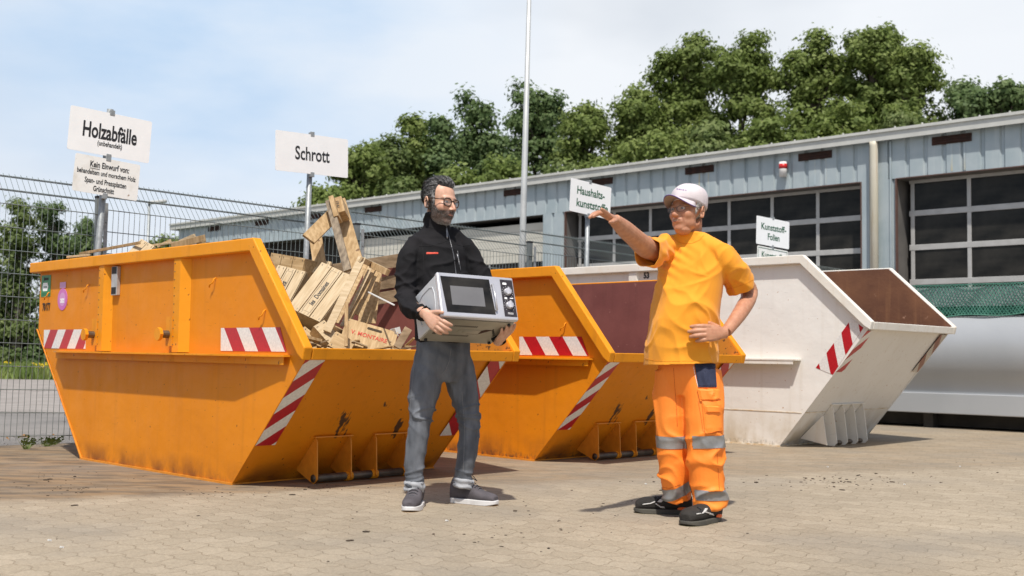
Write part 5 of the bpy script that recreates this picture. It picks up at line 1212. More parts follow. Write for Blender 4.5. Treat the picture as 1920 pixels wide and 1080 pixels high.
def lids(mb, M):
    for s in (-1, 1):
        mb.add(*ballv(M, Vector((s * .031, .0775, .0062)), Matrix.Identity(3), (.0145, .0128, .0082))); mb.add(*ballv(M, Vector((s * .031, .0768, -.0085)), Matrix.Identity(3), (.0140, .0122, .0062)))
def eyes(par, Mh, look=(0, 0)):
    for s in (-1, 1):
        g = MB(); g.add(*ballv(Mh, Vector((s * .031, .0785, -.0005)), Matrix.Identity(3), (.0115, .0115, .0105))); e = build(g, 'eye', EYEW, par, smooth=True, world=True)
        g = MB(); g.add(*ballv(Mh, Vector((s * .031 + look[0], .0878, -.001 + look[1])), Matrix.Identity(3), (.0056, .0030, .0056))); build(g, 'iris', IRIS, e, smooth=True, world=True)
# ================================================================== the man with the microwave
MW = Matrix.Translation((-.365, 5.85, 1.044)) @ Matrix.Rotation(.489, 4, 'Z') @ Matrix.Rotation(-.386, 4, 'X') @ Matrix.Rotation(.031, 4, 'Y')
def mwp(x, y, z): return MW @ Vector((x, y, z))
mf = Vector((.48, -.877, 0)); ml = Vector((.877, .48, 0))            # his facing and his left
ft = W(830, 950, 6.3); man = thing('person', 'bearded man with glasses in a black jacket and grey jeans carrying a microwave', 'person', (ft.x, ft.y, .004))
SK1 = skin_mat('skin_light', (.56, .315, .215), (.64, .38, .27)); SK2 = skin_mat('skin_tanned', (.44, .20, .115), (.52, .26, .155))
Mh = head_frame(824, 379, 6.33, rad(50), rad(-5), rad(-2), 1.05)
b = MB(); hs = head_surface({'w': .98, 'jaw': .98}); sphere_mb(b, *hs, Mh); ear_mb(b, Mh, .98); lids(b, Mh)
b.limb([W(820, 500, 6.39), W(816, 440, 6.40), W(815, 415, 6.38), Mh @ Vector((0, -.015, -.05))], [.070, .056, .053, .054])
b.loft([(W(832, 660, 6.38), .13, .09, ml, mf), (W(828, 590, 6.38), .13, .09, ml, mf), (W(822, 510, 6.38), .15, .09, ml, mf), (W(820, 455, 6.38), .12, .07, ml, mf)], 20, 3)
RW, LW = W(796, 588, 5.93), mwp(.447, .235, -.020)               # wrists
RE, LE = W(762, 556, 6.24), W(922, 560, 6.47)
b.limb([W(775, 462, 6.32), RE, RW], [.05, .04, .027]); b.limb([W(872, 460, 6.45), LE, LW], [.05, .04, .027])
for hip, knee, ank in ((W(805, 690, 6.34), W(786, 800, 6.30), W(777, 925, 6.25)), (W(860, 690, 6.43), W(880, 800, 6.42), W(868, 915, 6.40))): b.limb([hip, knee, ank], [.07, .05, .038])
# hands on the lower edges of the microwave
bdir = (mwp(0, 1, 0) - mwp(0, 0, 0)).normalized(); xdir = (mwp(1, 0, 0) - mwp(0, 0, 0)).normalized(); zdir = (mwp(0, 0, 1) - mwp(0, 0, 0)).normalized()
tgt = mwp(-.012, .10, -.004)
d_ = (mwp(.035, .055, -.012) - RW).normalized()
hand_mb(b, RW + d_ * .012, (W(822, 612, 5.86) - RW), (-xdir * .75 + Vector((0, -.75, .15))), (W(822, 588, 5.84) - W(808, 606, 5.88)), [(.25, .55, .5), (.3, .6, .5), (.32, .6, .5), (.35, .6, .5)], sc=1.06, fr=1.08, thumb=(.70, .50, -.25))
hand_mb(b, LW, (mwp(.436, .05, -.012) - LW), (-zdir * .9 + xdir * .25), xdir, [(.05, .15, .15), (.05, .15, .2), (.08, .2, .2), (.1, .2, .2)], sc=1.05, thumb=(.55, .7, .5))
me = fuse(b, 'body', .0031, 1); Mi = Mh.inverted(); tint(me, lambda v: face_tint(Mi, True, v)); finish(me, 'body', SK1, man)
eyes(man, Mh, (.002, -.002))
glasses(man, Mh, .033, .0250, .0200, .0036, pmat('tortoise_frame', (.035, .018, .012), (.06, .03, .018), 40, .25))
# hair: the head surface pushed out where hair grows
HAIR1 = pmat('grey_dark_hair', (.012, .011, .011), (.09, .088, .085), 60, .6, 0, .7, 110, stretch=(1.5, 1.5, .5), lo=.45, hi=.7)
def hair_mb(hs, Mh, fn):
    D, R, a_, b_ = hs; R2 = R.copy().reshape(-1); X = D * R2[:, None]
    for i in range(len(D)): R2[i] += fn(Vector(X[i]), Vector(D[i]))
    g = MB(); sphere_mb(g, D, R2.reshape(a_, b_), a_, b_, Mh); return g
def h1(p, d):
    # swept back from a high forehead, short and grey at the temples
    fl_ = .088 - .25 * max(0, p.y - .03) - .35 * max(0, .03 - p.y)                    # lower edge of the hair in front
    m = sstep(fl_ - .004, fl_ + .004, p.z)
    side = sstep(.034, .024, p.y) * sstep(-.060, -.045, p.z + (.0 if p.y < -.03 else -.030 * sstep(-.03, -.01, p.y)))
    m = max(m, side); ear_ = math.exp(-(((p.y + .012) / .022) ** 2 + ((p.z + .016) / .030) ** 2) ** 2) * (abs(p.x) > .05); m *= 1 - ear_
    vol = .004 + .014 * sstep(.06, .115, p.z) + .006 * sstep(.07, .09, p.z) * sstep(.0, .05, p.y)
    wav = .0038 * (math.sin(p.x * 150 + p.y * 26 + 4 * noise.noise(p * 22)) * .5 + noise.noise(Vector((p.x * 160, p.y * 40, p.z * 60)))) * sstep(.03, .09, p.z) + .0015 * noise.noise(p * 120)
    return m * (vol + wav) - (1 - m) * .008
build(hair_mb(hs, Mh, h1), 'hair', HAIR1, man, smooth=True, world=True)
STR = strand_mat('hair_strands', (.012, .011, .011), (.48, .47, .46))
def hs1(p, d, rs):
    m = h1(p, d)
    if m < .002: return None
    up = sstep(.05, .10, p.z); dr = Vector((p.x * 2.0 + rs.uniform(-.3, .3), -1, .55 * (1 - up) * 0 - .5 * (1 - up))); dr = dr.lerp(Vector((rs.uniform(-.15, .15), -.35, -1)), 1 - up)
    temple = sstep(.0, .03, p.y) * sstep(.08, .05, p.z); g_ = min(1, max(0, rs.random() ** (1.7 - 1.2 * temple) * (.75 + .5 * temple)))
    return (m + rs.uniform(-.002, .0015), dr, (.010 + .022 * up) * rs.uniform(.7, 1.4), .0013, g_)
strands(man, hs, Mh, 4200, hs1, 'hair_strands', STR, 3)
BSTR = strand_mat('beard_strands', (.016, .013, .012), (.46, .44, .42))
def hb1(p, d, rs):
    c = face_tint(Matrix.Identity(4), True, p)
    if c is None or p.y < -.03 or c.x > .5 or p.z > .012 or c.x < .001: return None
    chin = sstep(-.078, -.100, p.z); g_ = min(1, rs.random() ** (2.6 - 2.1 * chin))
    return (.0006, Vector((p.x * 2 + rs.uniform(-.3, .3), .3, -1)), .008 * rs.uniform(.6, 1.3), .0008, g_)
strands(man, hs, Mh, 4600, hb1, 'beard', BSTR, 5)
# ---- jacket
JK = pmat('black_softshell', (.010, .010, .011), (.017, .016, .018), 5, .85, 0, .12, 160, spec=.15)
j = MB()
def ring(px, py, Y, hw, hd, f=mf, l_=ml): return (W(px, py, Y), hw, hd, l_, f)
j.loft([ring(832, 640, 6.38, .168, .128), ring(830, 600, 6.38, .170, .130), ring(828, 560, 6.38, .172, .132), ring(824, 515, 6.38, .176, .134), ring(822, 482, 6.385, .178, .125), ring(821, 458, 6.39, .150, .105), ring(820, 443, 6.39, .118, .088), ring(819, 431, 6.39, .084, .080), ring(819, 415, 6.38, .074, .076), ring(819, 400, 6.37, .072, .075)], 32, 4)
RS, LS = W(772, 466, 6.31), W(876, 464, 6.47)
j.limb([W(806, 440, 6.38), W(786, 455, 6.34), W(770, 476, 6.30), W(762, 508, 6.27), RE, W(772, 578, 6.10), W(793, 586, 5.965), W(799, 588, 5.92)], [.058, .058, .063, .063, .059, .052, .038, .036], 20)
j.limb([W(838, 440, 6.41), W(860, 454, 6.44), W(879, 474, 6.46), W(894, 508, 6.45), LE, LE.lerp(LW, .6), LW, LW + (LW - LE).normalized() * .02], [.058, .058, .062, .061, .056, .047, .038, .034], 20)
mj = fuse(j, 'jacket', .0065, 5)
def jf(v, n):
    d = .010 * rn(v, (5, 5, 8), 12) + .0045 * nz1(v, (9, 9, 26), 3) + .003 * nz1(v, (30, 30, 14), 5)
    # sleeve folds
    for A, B, amp in ((RS, RE, .008), (RE, RW, .010), (LS, LE, .008), (LE, LW, .008)):
        ab = B - A; t = (v - A).dot(ab) / ab.length_squared
        if -.15 < t < 1.1:
            r = (v - A - ab * t).length
            if r < .10: d += amp * 1.25 * crease(t * 10 + (v - A).dot(ml) * 16 + 2.4 * nz1(v, (9, 9, 9), 2)) * sstep(.10, .06, r) * (.35 + .65 * sstep(.2, .8, t))
    d += .007 * crease(v.z * 13 + (v.x * 1.2) * 10 + 3 * nz1(v, (5, 5, 5), 9)) * sstep(1.42, 1.2, v.z)
    return d
disp(mj, jf); bj = bvh_of(mj); cut(mj, [(RW - (RW - W(772, 578, 6.10)).normalized() * .006, (RW - W(772, 578, 6.10)).normalized(), .09), (W(820, 402, 6.37), Vector((.05, .12, 1)).normalized(), .13), (LW, (LW - LE).normalized(), .07)]); jk = thick(finish(mj.copy(), 'jacket', JK, man))
ZIP = pmat('zip_grey', (.09, .09, .095), (.16, .16, .17), 60, .4, .5); SEAM = pmat('dark_seam', (.004, .004, .005), rough=.8)
skin_path(bj, [(834, 408), (838, 430), (845, 455), (851, 480), (854, 505), (856, 520)], .0028, man, 'zip', ZIP)
o = skin_path(bj, [(837, 428), (838.5, 447)], .004, man, 'zip_pull', pmat('zip_silver', (.35, .35, .36), rough=.35, metal=.6))
skin_path(bj, [(858, 470), (861, 490), (864, 508)], .0022, man, 'pocket_zip', ZIP)
skin_path(bj, [(857, 476), (861.5, 496)], .0035, man, 'zip_pull', bpy.data.materials['zip_silver'])
skin_path(bj, [(786, 462), (806, 461), (826, 456), (843, 449)], .0016, man, 'yoke_seam', SEAM, off=.0005)
skin_path(bj, [(852, 458), (866, 461), (882, 459)], .0016, man, 'yoke_seam', SEAM, off=.0005)
skin_path(bj, [(786, 446), (793, 470), (795, 500), (792, 530)], .0015, man, 'sleeve_seam', SEAM, off=.0005)
patch(bj, [(799.5, 473), (821.5, 473), (821.5, 476), (799.5, 476.5)], man, 'chest_logo', pmat('red_print', (.62, .06, .03), rough=.6), off=.0016, n=6, under=.001)
skin_path(bj, [(790, 430), (800, 424), (815, 428), (834, 432)], .0022, man, 'collar_seam', SEAM, off=0)
# ---- jeans
JE = pmat('grey_denim', (.072, .079, .092), (.165, .176, .198), 14, .85, 0, .25, 300, detail=6, lo=.36, hi=.70, stretch=(1, 1, .35))
q = MB(); hipf = (mf * .9 + ml * .1).normalized()
q.loft([ring(832, 632, 6.38, .150, .112), ring(831, 655, 6.38, .163, .120), ring(830, 680, 6.38, .168, .124), ring(830, 700, 6.38, .150, .110), ring(831, 716, 6.38, .10, .085)], 28, 3)
KR, KL, AR, AL = W(786, 800, 6.28), W(880, 798, 6.42), W(777, 912, 6.24), W(869, 906, 6.40)
q.limb([W(806, 678, 6.35), W(800, 712, 6.33), W(792, 752, 6.31), KR, W(778, 850, 6.265), W(776, 890, 6.25), AR], [.088, .092, .080, .061, .058, .051, .050], 22)
q.limb([W(856, 678, 6.42), W(864, 712, 6.43), W(873, 752, 6.43), KL, W(876, 850, 6.41), W(870, 885, 6.405), AL], [.088, .090, .078, .062, .058, .051, .050], 22)
mq = fuse(q, 'jeans', .0062, 4)
def qf(v, n):
    d = .002 * nz1(v, (20, 20, 20), 1); z = v.z
    kn = math.exp(-((z - .50) / .10) ** 2); an = sstep(.26, .12, z); hp = sstep(.78, .86, z)
    ph = 3.4 * nz1(v, (7, 7, 5), 4)
    sd = 9 if v.x < -.42 else -9
    d += kn * .012 * rn(v, (5, 5, 16), 3) + an * .014 * rn(v, (5, 5, 22), 6) + kn * .006 * crease(z * 40 + ph + v.x * sd * 1.6) + an * .007 * crease(z * 62 + ph * 1.3 + v.x * sd) + .006 * crease(z * 14 + v.x * sd * 2.2 + ph * 1.6) * sstep(.86, .6, z) * (1 - kn) + hp * .004 * math.sin(z * 60 + v.x * 40 + ph)
    d += .004 * nz1(v, (10, 10, 3.2), 8); return d
disp(mq, qf); bq = bvh_of(mq); thick(finish(mq.copy(), 'jeans', JE, man))
CUFF = pmat('pale_denim_cuff', (.30, .31, .33), (.42, .43, .45), 20, .85, 0, .3, 80)
for A, K in ((AR, KR), (AL, KL)):
    ax = (K - A).normalized(); g = MB(); g.limb([A - ax * .030, A - ax * .018, A + ax * .018, A + ax * .026], [.050, .0575, .0585, .052], 20, 3); c_ = fuse(g, 'cuff', .004, 2)
    disp(c_, lambda v, n: .003 * math.sin(v.z * 170 + v.x * 40 + 3 * nz1(v, (14, 14, 4)))); finish(c_, 'cuff', CUFF, man)
STI = pmat('stitching', (.20, .20, .21), rough=.8)
skin_path(bq, [(866, 735), (869, 770), (871, 800), (870, 850), (868, 890)], .0012, man, 'side_seam', STI, off=.0003, sub=6)
skin_path(bq, [(779, 655), (776, 690), (772, 730), (768, 775)], .0012, man, 'side_seam', STI, off=.0003, sub=6)
skin_path(bq, [(846, 652), (843, 676), (836, 694), (829, 702)], .0012, man, 'fly_seam', STI, off=.0003, sub=5)
# ---- shoes
def shoe(par, heel, toe, ank, Wd, h_toe, h_ank, upper, solem, solet, name='shoe', sole_h=.034, toe_w=1.0):
    d = (toe - heel); L_ = d.length; d = d.normalized(); s = Vector((0, 0, 1)).cross(d).normalized(); z = Vector((0, 0, 1)); o_ = heel
    def P(t, y, zz): return o_ + d * (L_ * t) + s * y + z * zz
    g = MB(); prof = [(0.0, .30, .5), (.04, .37, .9), (.18, .42, 1), (.32, .40, .9), (.50, .44, .62), (.68, .50, .42), (.84, .49, .33), (.95, .40, .26), (1.0, .26, .18)]
    rings = []
    for t, w, hh in prof:
        top = sole_h + h_toe + (h_ank - h_toe) * max(0, (hh - .33) / .67) if hh > .33 else sole_h + h_toe * hh / .33
        c = P(t, 0, (sole_h * .6 + top) / 2); rings.append((c, Wd * w, (top - sole_h * .6) / 2, s, z))
    g.loft(rings, 20, 4, power=.85)
    g.limb([P(.17, 0, sole_h + .02), P(.19, 0, h_ank + sole_h - .01), ank], [Wd * .40, Wd * .41, Wd * .40], 16, 3)
    up = fuse(g, name, .0035, 2)
    bs = bvh_of(up); U_ = finish(up.copy(), name, upper, par)
    out_ = []
    for k in range(40):
        a = 2 * math.pi * k / 40; t = .5 + .5 * math.cos(a); w = Wd * (.56 if t > .5 else .48); sn = math.sin(a); out_.append((.505 + .525 * math.copysign(abs(math.cos(a)) ** .75, math.cos(a)), w * math.copysign(abs(sn) ** .72, sn) * 1.04))
    g = MB(); g.prism(out_, lambda p, t: P(p[0], p[1], t + (.012 * max(0, p[0] - .85) / .15 if t < .01 else 0)), .0, sole_h); so = build(g, 'sole', solem, U_, world=False, bevel=.004) if 0 else None
    gg = MB(); gg.prism(out_, lambda p, t: P(p[0], p[1], t + (.008 * max(0, p[0] - .85) / .15 if t < .01 else 0)), .004, sole_h); so = build(gg, 'sole', solem, U_, world=True, bevel=.004)
    gg = MB(); gg.prism([(a * .985 + .007, b_ * .985) for a, b_ in out_], lambda p, t: P(p[0], p[1], t), .0005, .0045); build(gg, 'outsole', solet, so, world=True)
    return U_, P, bs
SUED = pmat('grey_suede', (.062, .055, .062), (.095, .085, .094), 12, .9, 0, .3, 90); WSOLE = pmat('white_rubber', (.70, .69, .69), (.60, .59, .58), 9, .5); GUM = pmat('gum_sole', (.42, .24, .09), rough=.6); LACE = pmat('grey_lace', (.085, .085, .095), rough=.9)
def laces(P, Wd, par, t0, t1, h0, h1, n=6):
    g = MB()
    for k in range(n):
        t = t0 + (t1 - t0) * k / (n - 1); h = h0 + (h1 - h0) * k / (n - 1)
        g.tube([P(t, -Wd * .26, h - .010), P(t - .01, -Wd * .1, h), P(t - .01, Wd * .1, h), P(t, Wd * .26, h - .010)], .0028, 6)
    e = P(t1, 0, h1 + .004)
    for s in (-1, 1): g.tube([e, e + (P(0, s * .04, 0) - P(0, 0, 0)) + Vector((0, 0, .012)), e + (P(.12, s * .045, 0) - P(0, 0, 0)) - Vector((0, 0, .025)), e + (P(.03, s * .01, 0) - P(0, 0, 0))], .0024, 6)
    build(g, 'laces', LACE, par, smooth=True, world=True)
def G(px, py): d = ray(px, py); return CO + d * (-(CO.z) / d.z)
a1 = W(777, 905, 6.245); toe = G(767, 962); heel = toe + (Vector((a1.x + .01, a1.y, 0)) - toe).normalized() * .295
U_, P, bs = shoe(man, heel, toe, a1, .098, .040, .125, SUED, WSOLE, GUM); laces(P, .098, U_, .72, .33, .083, .150)
a2 = W(869, 903, 6.40); heel = G(847, 943); heel.z = 0; toe = G(933, 950)
d = toe - heel; toe = heel + d.normalized() * .285
U_, P, bs = shoe(man, heel, toe, a2 , .098, .040, .125, SUED, WSOLE, GUM); laces(P, .098, U_, .70, .36, .083, .150)
# ---- microwave
MWO = thing('microwave_oven', 'silver white microwave oven with two round dials held by the bearded man', 'microwave'); MWO.matrix_basis = MW
w_, d_, h_ = .454, .333, .255
SIL = pmat('silver_plastic', (.58, .58, .61), (.64, .64, .67), 6, .27, .45); CASE = pmat('white_enamel_case', (.52, .54, .57), (.60, .62, .64), 4, .4); TIN = pmat('zinc_underside', (.30, .28, .22), (.44, .41, .34), 4, .42, .45, .05, 20, spots=(.16, .12, .07), sscale=18, sth=.7)
g = MB(); g.bx(.004, w_ - .004, .03, d_, .006, h_ - .004); build(g, 'case', CASE, MWO, bevel=.006)
for x_ in (.0035, w_ - .0035):
    q = []; g = MB()
    for (yy, zz) in ((.075, .055), (.06, .10), (.06, .16), (.075, .20), (.11, .215), (.21, .215), (.26, .20), (.275, .16), (.275, .09), (.26, .055), (.2, .04), (.11, .04)): q.append((x_, yy, zz))
    g.tube(q, .0028, 6, closed=True); build(g, 'side_moulding', CASE, MWO, smooth=True)
g = MB(); g.bx(.012, w_ - .012, .034, d_ - .004, -.001, .0055); un = build(g, 'underside', TIN, MWO)
g = MB()
def slots(x0, x1, y0, y1, n, along='x', ln=.018):
    for i in range(n):
        t = (i + .5) / n; x = x0 + (x1 - x0) * t; y = y0 + (y1 - y0) * t; g.box((x, y, -.0014), (.0045, ln, .0016) if along == 'x' else (ln, .0045, .0016), rot=(0, 0, .25))
slots(.12, .26, .11, .11, 12); slots(.10, .26, .235, .235, 13); slots(.085, .085, .14, .22, 8, 'y', .022); slots(.05, .05, .17, .23, 6, 'y', .022); slots(.36, .41, .13, .22, 9)
build(g, 'air_slots', VOID, un)
g = MB(); g.bx(.17, .30, .15, .20, -.0035, -.0012); g.bx(.20, .25, .16, .19, -.006, -.0036); build(g, 'pressed_plate', TIN, un)
g = MB(); g.prism([(.235, .205), (.30, .205), (.36, .14), (.325, .14)], lambda p, t: Vector((p[0], p[1], t)), -.0030, -.0012); build(g, 'motor_cover', RUST, un)
for (x, y) in ((.035, .05), (w_ - .035, .05), (.035, d_ - .03), (w_ - .035, d_ - .03)):
    g = MB(); g.tube([(x, y, -.012), (x, y, .0)], .009, 10); build(g, 'foot', BLACK, un)
g = MB(); g.bx(0, w_, -.004, .0295, 0, h_); dr = build(g, 'front', SIL, MWO, bevel=.008)
g = MB(); g.prism([(.034, .026), (.318, .026), (.306, .232), (.018, .232)], lambda p, t: Vector((p[0], t, p[1])), -.0058, -.0042); dw = build(g, 'door_window', DARKG, dr)
g = MB(); g.bx(.068, .262, -.0068, -.006, .068, .178); build(g, 'window_screen', pmat('grey_screen', (.13, .13, .135), (.17, .17, .175), 3, .35), dw)
g = MB(); g.tube([(.318, -.018, .20), (.320, -.024, .12), (.322, -.018, .05)], .006, 8); g.tube([(.318, -.004, .20), (.318, -.018, .20)], .006, 8); g.tube([(.322, -.004, .05), (.322, -.018, .05)], .006, 8); build(g, 'door_handle', SIL, dr, smooth=True)
g = MB(); g.bx(.372, .446, -.0062, -.0042, .020, .238); cp = build(g, 'control_panel', pmat('panel_dark', (.035, .03, .034), rough=.3), dr)
for zc in (.165, .085):
    g = MB(); g.tube([(.408, -.006, zc), (.408, -.022, zc)], [.023, .019], 24); g.box((.408, -.026, zc), (.006, .010, .040)); kn = build(g, 'dial', SIL, cp, bevel=.001)
    g = MB()
    for k in range(12):
        a = rad(-140 + 280 * k / 11); g.box((.408 + .032 * math.sin(a), -.0068, zc + .032 * math.cos(a)), (.0022, .001, .0022))
    build(g, 'scale_mark', WHITE, cp)
g = MB(); g.bx(.385, .408, -.0068, -.0063, .208, .220); g.bx(.385, .400, -.0068, -.0063, .122, .132); g.bx(.415, .438, -.0068, -.0063, .126, .131); g.bx(.392, .426, -.0068, -.0063, .034, .036); g.bx(.392, .426, -.0068, -.0063, .040, .042); build(g, 'symbol', WHITE, cp)
# ================================================================== the worker in orange
wf = Vector((-.62, -.785, 0)).normalized(); wl = Vector((.785, -.62, 0)).normalized()
ftw = W(1290, 965, 5.95); wk = thing('person', 'older worker in orange t-shirt and high visibility trousers pointing to the left', 'person', (ftw.x, ftw.y, .004))
Mw = head_frame(1289, 396, 5.93, rad(-46), rad(4), rad(2), 1.0)
b = MB(); hw_ = head_surface({'w': 1.03, 'jaw': 1.10, 'smile': True, 'nose': 1.25}); sphere_mb(b, *hw_, Mw); ear_mb(b, Mw, 1.03); lids(b, Mw)
b.limb([W(1291, 480, 5.98), W(1291, 445, 5.98), W(1292, 425, 5.97), Mw @ Vector((0, -.02, -.04))], [.09, .073, .069, .066])
b.ball(Mw @ Vector((0, .035, -.105)), (.045, .05, .03), 14)
def wr(px, py, Y, hw, hd): return (W(px, py, Y), hw, hd, wl, wf)
b.loft([wr(1284, 690, 5.96, .14, .12), wr(1285, 600, 5.96, .14, .12), wr(1290, 520, 5.97, .15, .10), wr(1292, 470, 5.97, .12, .08)], 20, 3)
SR, ER, WRr = W(1240, 474, 5.93), W(1190, 446, 5.66), W(1152, 412, 5.46)
SL, EL, WLl = W(1355, 478, 5.87), W(1405, 547, 6.03), W(1362, 622, 5.78)
b.limb([SR, W(1212, 464, 5.80), ER, W(1172, 430, 5.56), WRr], [.058, .056, .048, .044, (.031, .026)], 18)
b.limb([SL, W(1379, 512, 5.94), EL, W(1392, 580, 5.92), WLl], [.058, .054, .046, .042, (.030, .026)], 18)
for hip, knee, ank in ((W(1262, 700, 5.98), W(1262, 810, 5.99), W(1270, 940, 6.02)), (W(1318, 700, 5.90), W(1322, 810, 5.86), W(1330, 960, 5.86))): b.limb([hip, knee, ank], [.08, .055, .042])
# pointing hand: index out, the others half bent, thumb below
dh = (W(1116, 392, 5.33) - WRr).normalized()
nh = Vector((.15, -.30, 1.0)); sh = Vector((.2, -1.0, -.2))
hand_mb(b, WRr + dh * .006, dh, nh, sh, [(-.10, .03, .0), (.20, .30, .25), (.30, .36, .25), (.38, .40, .25)], spread=.07, sc=1.10, thumb=(.75, .42, .30))
# hand on the hip, back of the hand to the camera, thumb behind
dh2 = (W(1300, 628, 5.70) - W(1352, 626, 5.76)).normalized()
hand_mb(b, W(1355, 624, 5.765), dh2 + Vector((0, 0, .03)), Vector((.25, -1, .15)), Vector((0, .2, 1)), [(.22, .32, .25), (.20, .32, .22), (.22, .34, .25), (.28, .38, .3)], spread=.045, fr=1.15, sc=1.10, thumb=(.2, .5, .8))
me = fuse(b, 'body', .0031, 2); Mi2 = Mw.inverted(); tint(me, lambda v: face_tint(Mi2, False, v)); finish(me, 'body', SK2, wk)
eyes(wk, Mw, (0, 0))
glasses(wk, Mw, .033, .024, .0145, .0013, pmat('thin_metal_frame', (.10, .08, .08), rough=.3, metal=.6), y=.105, z=-.006, ear=(.086, -.010, .010))
g = MB(); g.prism([(-.016, .0022), (.016, .0022), (.014, -.0018), (-.014, -.0018)], lambda p, t: Mw @ Vector((p[0], .0915 + t, p[1] - .0655)), 0, .004); build(g, 'teeth', pmat('teeth', (.55, .48, .34), rough=.4), wk, world=True)
HAIR2 = pmat('short_white_hair', (.34, .32, .30), (.52, .50, .47), 60, .8, 0, .4, 120)
def h2(p, d):
    m = sstep(.030, .012, p.y) * sstep(-.065, -.045, p.z - (0.0 if p.y < -.03 else .03)); ear_ = math.exp(-(((p.y + .010) / .018) ** 2 + ((p.z + .010) / .026) ** 2)) * (abs(p.x) > .05); m *= 1 - ear_
    return m * (.006 + .002 * noise.noise(p * 120)) - (1 - m) * .008
build(hair_mb(hw_, Mw, h2), 'hair', HAIR2, wk, smooth=True, world=True)
STR2 = strand_mat('white_strands', (.16, .15, .14), (.62, .60, .57))
def hs2(p, d, rs):
    m = h2(p, d)
    if m < .001: return None
    return (m + rs.uniform(-.001, .001), Vector((rs.uniform(-.2, .2), -.5, -1)), .013 * rs.uniform(.6, 1.3), .0010, rs.random())
strands(wk, hw_, Mw, 1500, hs2, 'hair_strands', STR2, 4)
# ---- cap
CAPM = pmat('pale_cap_cloth', (.60, .54, .56), (.68, .62, .63), 8, .85, 0, .2, 120); PURP = pmat('purple_piping', (.10, .04, .26), rough=.7); UNDER = pmat('cap_underside', (.30, .25, .22), rough=.9)
D, R, nt2, np2 = hw_; R2 = R.copy().reshape(-1); X = D * R2[:, None]
for i in range(len(D)):
    p = Vector(X[i]); zl_ = .030 + (p.y) * .22; m = sstep(zl_ - .004, zl_ + .002, p.z); az_ = math.atan2(p.x, p.y)
    R2[i] += m * (.012 + .018 * sstep(.03, .10, p.z) + .0022 * noise.noise(p * 26) - .0015 * math.exp(-((((az_ * 3 / math.pi) % 1) - .5) / .04) ** 2)) - (1 - m) * .012
g = MB(); sphere_mb(g, D, R2.reshape(nt2, np2), nt2, np2, Mw); cap_ = build(g, 'cap', CAPM, wk, smooth=True, world=True)
def brim(u, v, t):                                          # u -1..1 across, v 0..1 outwards
    a = u * rad(68); r0 = .098; y0 = .086 * math.cos(a) + .004; x0 = .080 * math.sin(a); reach = .080 * max(0, 1 - abs(u) ** 2.6) ** .75
    y = y0 + v * reach; x = x0 * (1 + .10 * v); z = .054 + .004 * v - .62 * x * x / .08 * (.5 + .5 * v) + t; return Mw @ Vector((x, y - .004, z))
def brim_mesh(t0, t1, v0=0, v1=1):
    g = MB(); nu_, nv_ = 24, 8; top = [brim(-1 + 2 * i / nu_, v0 + (v1 - v0) * j_ / nv_, t1) for j_ in range(nv_ + 1) for i in range(nu_ + 1)]; bot = [brim(-1 + 2 * i / nu_, v0 + (v1 - v0) * j_ / nv_, t0) for j_ in range(nv_ + 1) for i in range(nu_ + 1)]
    m = nu_ + 1; fs = [(j_ * m + i, j_ * m + i + 1, (j_ + 1) * m + i + 1, (j_ + 1) * m + i) for j_ in range(nv_) for i in range(nu_)]; k = len(top)
    fs2 = [tuple(reversed([a + k for a in f])) for f in fs]; rim = [i for i in range(m)] + [j_ * m + nu_ for j_ in range(1, nv_ + 1)] + [nv_ * m + i for i in range(nu_ - 1, -1, -1)] + [j_ * m for j_ in range(nv_ - 1, 0, -1)]
    g.add(top + bot, fs + fs2 + [(a, b_, b_ + k, a + k) for a, b_ in zip(rim, rim[1:] + rim[:1])]); return g
br_ = build(brim_mesh(-.001, .003), 'brim', CAPM, cap_, smooth=True, world=True)
build(brim_mesh(-.0035, -.0012, 0, .985), 'brim_lining', UNDER, br_, smooth=True, world=True)
g = MB(); g.tube([brim(-1 + 2 * i / 30, 1.0, .0005) for i in range(31)], .0022, 6); build(g, 'brim_piping', PURP, br_, smooth=True, world=True)
g = MB(); g.add(*ballv(Mw, Vector((0, -.012, .149)), Matrix.Identity(3), (.007, .007, .004))); build(g, 'cap_button', CAPM, cap_, smooth=True, world=True)
bc = BVHTree.FromPolygons([pw(cap_) @ v.co for v in cap_.data.vertices], [tuple(p.vertices) for p in cap_.data.polygons])
for i, (px, wd) in enumerate(((1269, 2.2), (1273, 2.4), (1276.5, 1.6), (1280, 2.6), (1285, 1.8))):
    patch(bc, [(px, 353.4 + i * .55), (px + wd, 353.7 + i * .55), (px + wd, 355.6 + i * .55), (px, 355.3 + i * .55)], cap_, 'cap_lettering', PURP, off=.0012, n=2, under=.0005)
# ---- t-shirt
TS = pmat('orange_cotton', (.80, .30, .010), (.86, .345, .016), 6, .85, 0, .10, 260, sheen=.15)
s_ = MB()
s_.loft([wr(1277, 700, 5.96, .196, .172), wr(1277, 684, 5.96, .197, .174), wr(1277, 660, 5.96, .196, .176), wr(1280, 630, 5.955, .192, .180), wr(1284, 600, 5.95, .188, .178), wr(1289, 565, 5.955, .186, .166), wr(1294, 530, 5.96, .186, .146), wr(1297, 500, 5.97, .188, .130), wr(1297, 476, 5.975, .180, .108), wr(1295, 458, 5.98, .150, .090), wr(1293, 449, 5.98, .115, .086), wr(1292, 444, 5.975, .096, .082), wr(1292, 438, 5.975, .090, .080)], 36, 4)
s_.limb([W(1274, 456, 6.0), W(1254, 462, 5.96), W(1236, 470, 5.90), W(1222, 473, 5.83), W(1206, 471, 5.76)], [.052, .060, .070, .078, .080], 22)
